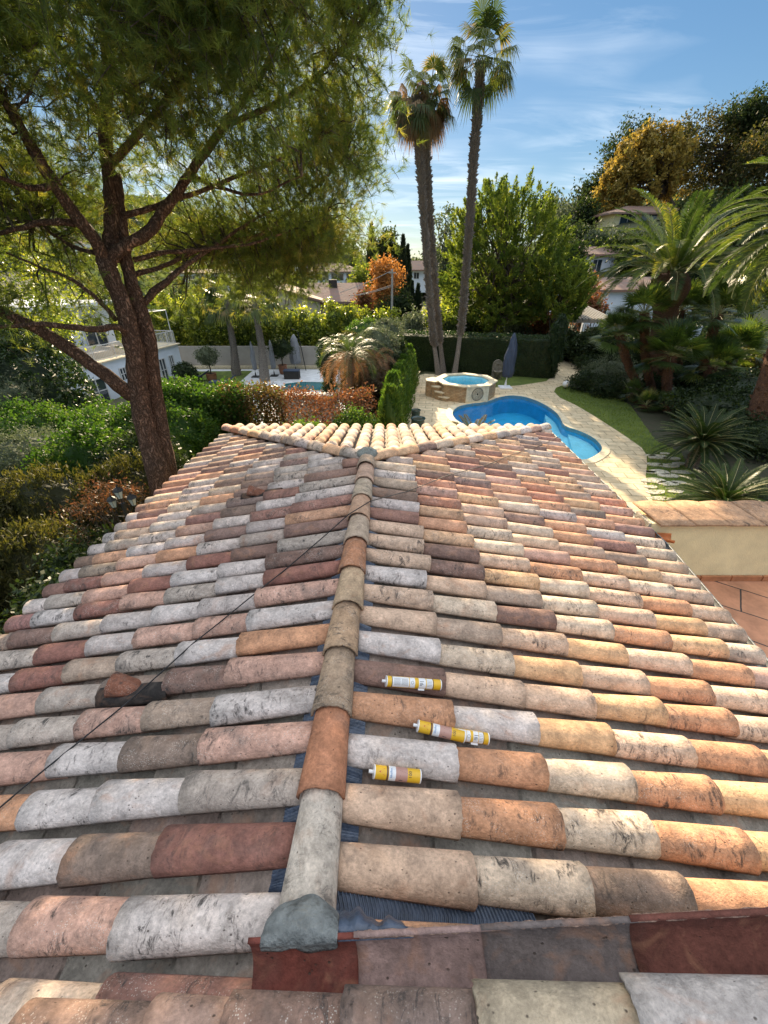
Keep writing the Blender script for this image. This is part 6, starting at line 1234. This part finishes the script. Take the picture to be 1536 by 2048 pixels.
pal('dying_palm', 'smaller brown dead palm right of the half dead one', (-.5, 18.2, ZN), PY(750, 725, 18.2), .15, 44, 1.2, ['brownpalm'], 2.3)
for k, (u, v, Yd, ru, rv, lf, lab) in enumerate(((735,672,24,44,30,'conifer','rounded green clipped shrub behind the dying palms'),(772,668,23,34,26,'olive','rounded grey green shrub right of the green clipped one'),(655,720,20,20,34,'boxleaf','tall clipped dark green shrub left of the dying palm'),(757,700,19.2,42,44,'olive','dull grey shrub between the dying palms'),(790,710,20,22,34,'darkshrub','dark shrub behind the feathery conifers'),(745,770,17,34,40,'mixdark','brown dark thicket under the dead palm'),(790,760,18.5,18,34,'darkshrub','dark thicket left of the conifer row'),(700,690,22,30,22,'cedar','small bronze shrub top behind the palm fronds'))):
    s = Yd/1.05/FPX; c = PY(u, v, Yd); shrub('clipped_shrub', lab, 'shrub', [((c[0], Yd, c[2]), (ru*s, ru*s*.8, rv*s)), ((c[0], Yd, (c[2]+float(H(c[0], np.array(Yd))))/2-.3), (ru*s*.8, ru*s*.6, abs(c[2]-float(H(c[0], np.array(Yd))))*.5))], 160, 9000, .16, .10, .04, lf, core=.9, shell=.88)
# paving, pool and low tiled wall
sheet('terrace_paving', [[(-19.3,37.8), (-2.6,37.8), (-1.6,16), (-11,16), (-16.4,27), (-16.8,36)]], ZN+.006, M['white_pave'])
sheet('lawn', [[(-16.3,36.9), (-11.5,37.2), (-11.3,31.5), (-13.6,28), (-16.0,30.5)]], ZN+.012, M['lawn'])
wp = [G(u, v, ZN)[:2] for u, v in ((560,781),(568,768),(600,764),(668,765),(690,770),(680,783))]; pc = np.mean(wp, 0)
t = thing('neighbour_pool', 'turquoise neighbour pool partly hidden by hedge and palm fronds', 'swimming pool', (*pc, ZN)); m = MB(); m.prism(wp, ZN+.014, ZN+.03); part(m, 'coping', M['coping_stone'], t)
m = MB(); m.prism([pc+(p-pc)*.95 for p in wp], ZN+.031, ZN+.036); part(m, 'water', simple('teal_water', (.02,.16,.19), .05, .2, 1, .05, spec=.8), t)
a, c = G(556, 800, ZN), G(672, 802, ZN); a, c = PY(552, 786, 16.2), PY(676, 786, 16.2)
t = thing('low_wall', 'low wall with pale tiled coping between hedge and neighbour pool', 'wall', (a[0], 16.2, ZN)); m = MB(); m.box((a[0], 16.15, ZN), (c[0], 16.4, a[2]-.06)); part(m, 'panel', M['greywall'], t)
m = MB(); x = a[0]
while x < c[0]: cover(m, np.array([x+.06, 16.45, a[2]-.06]), np.array([0,-1.,-.25]), np.array([1.,0,0]), np.array([0,0,1.]), L=.38, r0=.055, r1=.065, col=np.array([.58,.54,.46]), ns=2, na=7, rough=0); x += .14
part(m, 'coping_tiles', M['tile'], t, True)
# rear garden wall
t = thing('boundary_wall', 'long grey beige wall behind the neighbour pool terrace', 'wall', (-19, 38.2, ZN)); m = MB(); m.box((-20,38.2,ZN), (-4.6,38.5,-.55)); part(m, 'panel', M['greywall'], t); m = MB(); m.box((-20,38.0,ZN), (-4.6,38.19,ZN+.25)); part(m, 'kerb', M['coping_stone'], t)
# tall yellow green hedge trees
hx = np.linspace(-20.5, .8, 17)
for k, x in enumerate(hx):
    y = 40.2+rng.normal()*.4; h = 4.9+rng.uniform(-.5, .6)+(.6 if x < -15 else 0)
    tree('hedge_tree', 'tall yellow green hedge tree, '+['first','second','third','fourth','fifth','sixth','seventh','eighth','ninth','tenth','eleventh','twelfth','thirteenth','fourteenth','fifteenth','sixteenth','last'][k]+' from the left behind the pool wall', 'tree', (x, y, ZN), h, [((x, y, ZN+h*.55), (1.05, .95, h*.48))], 110, 3400, .42, .23, .12, 'yhedge', tr=.07, nl=8, core=.72, group='yellow green trees in a hedge row behind the wall')
for k, (x, y, h, lab) in enumerate(((-22,34,6,'big yellow green bush behind the white house terrace'),(-15.5,40.8,6.6,'taller bushy tree over the hedge row at the left'))):
    tree('bush_tree', lab, 'tree', (x, y, ZN), h, [((x, y, ZN+h*.55), (2.2, 1.8, h*.45))], 160, 7000, .5, .22, .12, 'yhedge', tr=.1, core=.7)
# two garden palms
for k, (px, lab) in enumerate(((((472,745),(468,700),(460,650),(455,600)), 'left slim palm on the neighbour terrace'), (((528,750),(524,700),(516,650),(510,603)), 'right slim palm on the neighbour terrace'))):
    Q = np.array([PY(u, v, 35.5-k*2) for u, v in px]); Q[0][2] = ZN; t = thing('garden_palm', lab, 'palm tree', Q[0], 'slim palms on the neighbour terrace'); m = MB(); m.tube(Q, [.42,.26,.2,.19], 10, jit=.06); boots(m, Q, np.array([.42,.26,.2,.19]), 420, .14, .06, .4); part(m, 'trunk', M['palmbark'], t)
    g = MB(); pm = MB()
    for q in range(30): el = rng.uniform(-.6, 1.3); az = q*2.399; fan(g, Q[-1], np.array([math.cos(az)*math.cos(el), math.sin(az)*math.cos(el), math.sin(el)]), np.array([0,0,1.]), 1.2, 1.1, 20, 3.6, .5, .05, pm=pm)
    part(g, 'crown', M['wash'], t); part(pm, 'petiole', M['rachis'], t)
# parasols and potted trees
UG = 'folded grey parasols on the neighbour terrace'
parasol('slim folded grey parasol between the two slim palms', G(512, 754, ZN), 2.7, 'canvas', 'iron', UG, .17, polec='frame')
parasol('folded grey parasol just right of the second slim palm', G(549, 752, ZN), 2.75, 'canvas', 'iron', UG, .19, polec='frame')
parasol('folded grey parasol half hidden behind the second slim palm', G(530, 743, ZN), 2.8, 'canvas', 'iron', UG, .17, polec='frame')
t = parasol('broad folded cantilever parasol beside its slanting pole, farthest right', G(592, 742, ZN), 2.9, 'canvas', 'iron', UG, .42, (.12, 0), polec='frame'); p = G(612, 741, ZN); m = MB(); m.tube([p, p+[-.4,0,3.2], p+[-.9,0,3.35]], .04, 6); part(m, 'side_pole', M['iron'], t)
for k, (u, v, r, h, ru, lab) in enumerate(((425,762,.42,.6,.85,'round clipped olive tree in a clay pot before the pale terrace'),(567,748,.38,.75,1.0,'leafy tree in a clay pot beside the cantilever parasol'))):
    p = G(u, v, ZN); pot('clay_pot', 'clay pot under the '+('clipped olive' if k == 0 else 'leafy dark tree'), p, r, h, 'pot'); tree('potted_tree', lab, 'tree', p+[0,0,h*.85], 1.6, [((p[0], p[1], ZN+h+1.3), (ru, ru, ru*.75))], 80, 3800, .22, .12, .06, 'olive' if k == 0 else 'darkleaf', tr=.06, core=.8, nl=6)
p = G(376, 768, ZN); shrub('round_bush', 'round dark bush against the white house corner', 'bush', [((p[0], p[1], ZN+.8), (.9, .8, .8))], 60, 3000, .2, .12, .06, 'darkshrub')
for k, (u, v, lab) in enumerate(((395,762,'dark sun lounger end next to the clay pot'),(447,772,'dark low sun lounger before the left slim palm'),(585,757,'dark wicker box beside the right potted tree'))):
    p = G(u, v, ZN); t = thing('sun_lounger' if k < 2 else 'storage_box', lab, 'sun lounger' if k < 2 else 'box', p); m = MB()
    if k < 2:
        m.box((p[0]-.95, p[1]-.35, ZN+.28), (p[0]+.35, p[1]+.35, ZN+.38)); part(m, 'seat', M['slate'], t); m = MB(); m.bar((p[0]+.37, p[1], ZN+.36), (p[0]+.95, p[1], ZN+.75), .7, .08); part(m, 'backrest', M['slate'], t)
        for x in (-.85, .25):
            for y in (-.3, .3): m = MB(); m.box((p[0]+x-.03, p[1]+y-.03, ZN), (p[0]+x+.03, p[1]+y+.03, ZN+.277)); part(m, 'leg', M['iron'], t)
    else: m.box((p[0]-.6, p[1]-.35, ZN+.01), (p[0]+.6, p[1]+.35, ZN+.62)); part(m, 'body', M['dark'], t); m = MB(); m.box((p[0]-.63, p[1]-.38, ZN+.623), (p[0]+.63, p[1]+.38, ZN+.69)); part(m, 'lid', M['slate'], t)
# ---------------------------------------------------------------- white house
P1 = G(147, 739, 0.0); P2 = G(355, 688, 0.0); fd = nrm(P2-P1); fn = np.array([fd[1], -fd[0], 0]); L = np.linalg.norm(P2-P1); bk = -fn
wh = thing('white_house', 'white modern neighbour house with roof terrace and metal railing', 'house', (P1[0], P1[1], ZN))
ld = nrm(G(100, 731, 0.0)-P1)
c1 = P1+ld*10; c2 = P2+bk*11; 
m = MB(); q = [P1, P2, c2, c1]; m.prism(q, ZN, 0.0-.02); w_ = part(m, 'ground_floor_wall', M['whitewall'], wh)
m = MB(); m.prism([P1+fn*.15-fd*.1, P2+fn*.15+fd*.15, c2+fd*.15, c1-fd*.2], -.018, .06); part(m, 'terrace_slab', M['coping_stone'], wh)
def fwin(u0, u1, v0, v1, name='window', along=None, bars=2):
    n_ = fn if along is None else along; Pp = P1
    A, B = hit(u0, (v0+v1)/2, Pp, n_), hit(u1, (v0+v1)/2, Pp, n_); zt, zb = hit((u0+u1)/2, v0, Pp, n_)[2], max(ZN+.03, hit((u0+u1)/2, v1, Pp, n_)[2]); dd = nrm((B-A)*[1,1,0]); o = n_*.02
    if np.dot(n_, [0, -1, 0]) < 0 and along is not None: o = -o
    A = np.array([A[0], A[1], 0]); B = np.array([B[0], B[1], 0]); m = MB(); z = lambda p, h, k=1: (p[0]+o[0]*k, p[1]+o[1]*k, h)
    m.add([z(A, zb), z(B, zb), z(B, zt), z(A, zt)], [(0,1,2,3)]); wn = part(m, name, M['glass'], wh); m = MB()
    for i in range(bars+1): p = A+(B-A)*i/bars; m.bar(np.array(z(p, zb, 2.2)), np.array(z(p, zt, 2.2)), .07, .05, up=n_)
    m.bar(np.array(z(A, zt, 2.2)), np.array(z(B, zt, 2.2)), .07, .05); m.bar(np.array(z(A, (zt+zb)/2, 2.2)), np.array(z(B, (zt+zb)/2, 2.2)), .05, .04); sub(m, 'window_frame', M['frame'], wn)
fwin(176, 216, 757, 812, 'french_window'); fwin(217, 227, 745, 765); fwin(240, 252, 735, 760); fwin(322, 334, 716, 770, 'french_window'); fwin(340, 348, 710, 745)
ln_ = np.array([ld[1], -ld[0], 0]); fwin(120, 141, 762, 806, 'french_window', along=ln_)
# railing
def railing(A, B, nm='railing'):
    m = MB(); Lr = np.linalg.norm(B-A); n_ = int(Lr/.13); 
    for i in range(n_+1): p = A+(B-A)*i/n_; r_ = .012 if i % 14 else .028; m.tube([p+[0,0,.06], p+[0,0,1.0]], r_, 4)
    m.tube([A+[0,0,1.0], B+[0,0,1.0]], .025, 5); m.tube([A+[0,0,.14], B+[0,0,.14]], .018, 5); part(m, nm, M['frame'], wh)
railing(P1+bk*.1, P2+bk*.1-fd*.1); railing(P1+bk*.1, P1+ld*9); railing(P2+bk*.1-fd*.1, P2+bk*8-fd*.1)
# upper storey set back
u0 = P1+fd*.6+bk*2.6; m = MB(); q = [u0, u0+fd*6.2, u0+fd*6.2+bk*7, u0+bk*7]; m.prism(q, .062, 3.1); part(m, 'upper_floor_wall', M['whitewall'], wh)
m = MB(); m.prism([u0-fd*.5+fn*.7, u0+fd*6.9+fn*.7, u0+fd*6.9+bk*7.4, u0-fd*.5+bk*7.4], 3.103, 3.32); part(m, 'roof_slab', M['white'], wh)
for a_, b_ in ((1.0, 2.6), (3.6, 5.4)):
    m = MB(); A = u0+fd*a_+fn*.015; B = u0+fd*b_+fn*.015; m.add([(A[0],A[1],.2),(B[0],B[1],.2),(B[0],B[1],2.3),(A[0],A[1],2.3)], [(0,1,2,3)]); wn = part(m, 'window', M['glass'], wh); m = MB(); A = A+fn*.03; B = B+fn*.03
    for p in (A, (A+B)/2, B): m.bar(np.array([p[0],p[1],.2]), np.array([p[0],p[1],2.3]), .07, .05, up=fn)
    sub(m, 'window_frame', M['frame'], wn)
m = MB(); E1, E2 = P2-fd*.2+bk*.2, P2-fd*3.4+bk*.2
for p in (E1, E2, E1+bk*3, E2+bk*3): m.tube([p+[0,0,.06], p+[0,0,2.5]], .035, 5)
for a_, b_ in ((E1, E2), (E1+bk*3, E2+bk*3), (E1, E1+bk*3), (E2, E2+bk*3)): m.tube([a_+[0,0,2.5], b_+[0,0,2.5]], .035, 5)
for i in range(1, 5): m.tube([E1+(E2-E1)*i/5+[0,0,2.52], E1+(E2-E1)*i/5+bk*3+[0,0,2.52]], .02, 4)
part(m, 'terrace_arbour', M['frame'], wh)
for k, (f_, b2, lab) in enumerate(((3.2, 1.3, 'beige outdoor sofa behind the railing on the roof terrace'), (5.4, 1.2, 'second beige outdoor armchair on the roof terrace, nearer the pine trunk'))):
    p = P1+fd*f_+bk*b2+[0,0,.062]; t = thing('outdoor_sofa', lab, 'sofa', p); hl = 1.0 if k == 0 else .5
    m = MB(); m.obox(p+[0,0,.2], fd, bk, (0,0,1), (hl, .4, .19)); part(m, 'seat', M['beige'], t); m = MB(); m.obox(p+bk*.32+[0,0,.56], fd, bk, (0,0,1), (hl, .09, .168)); part(m, 'backrest', M['beige'], t)
    for s_ in (-1, 1): m = MB(); m.obox(p+fd*s_*(hl+.065)+[0,0,.3], fd, bk, (0,0,1), (.06, .4, .29)); part(m, 'armrest', M['beige'], t)
S.render.engine = 'CYCLES'
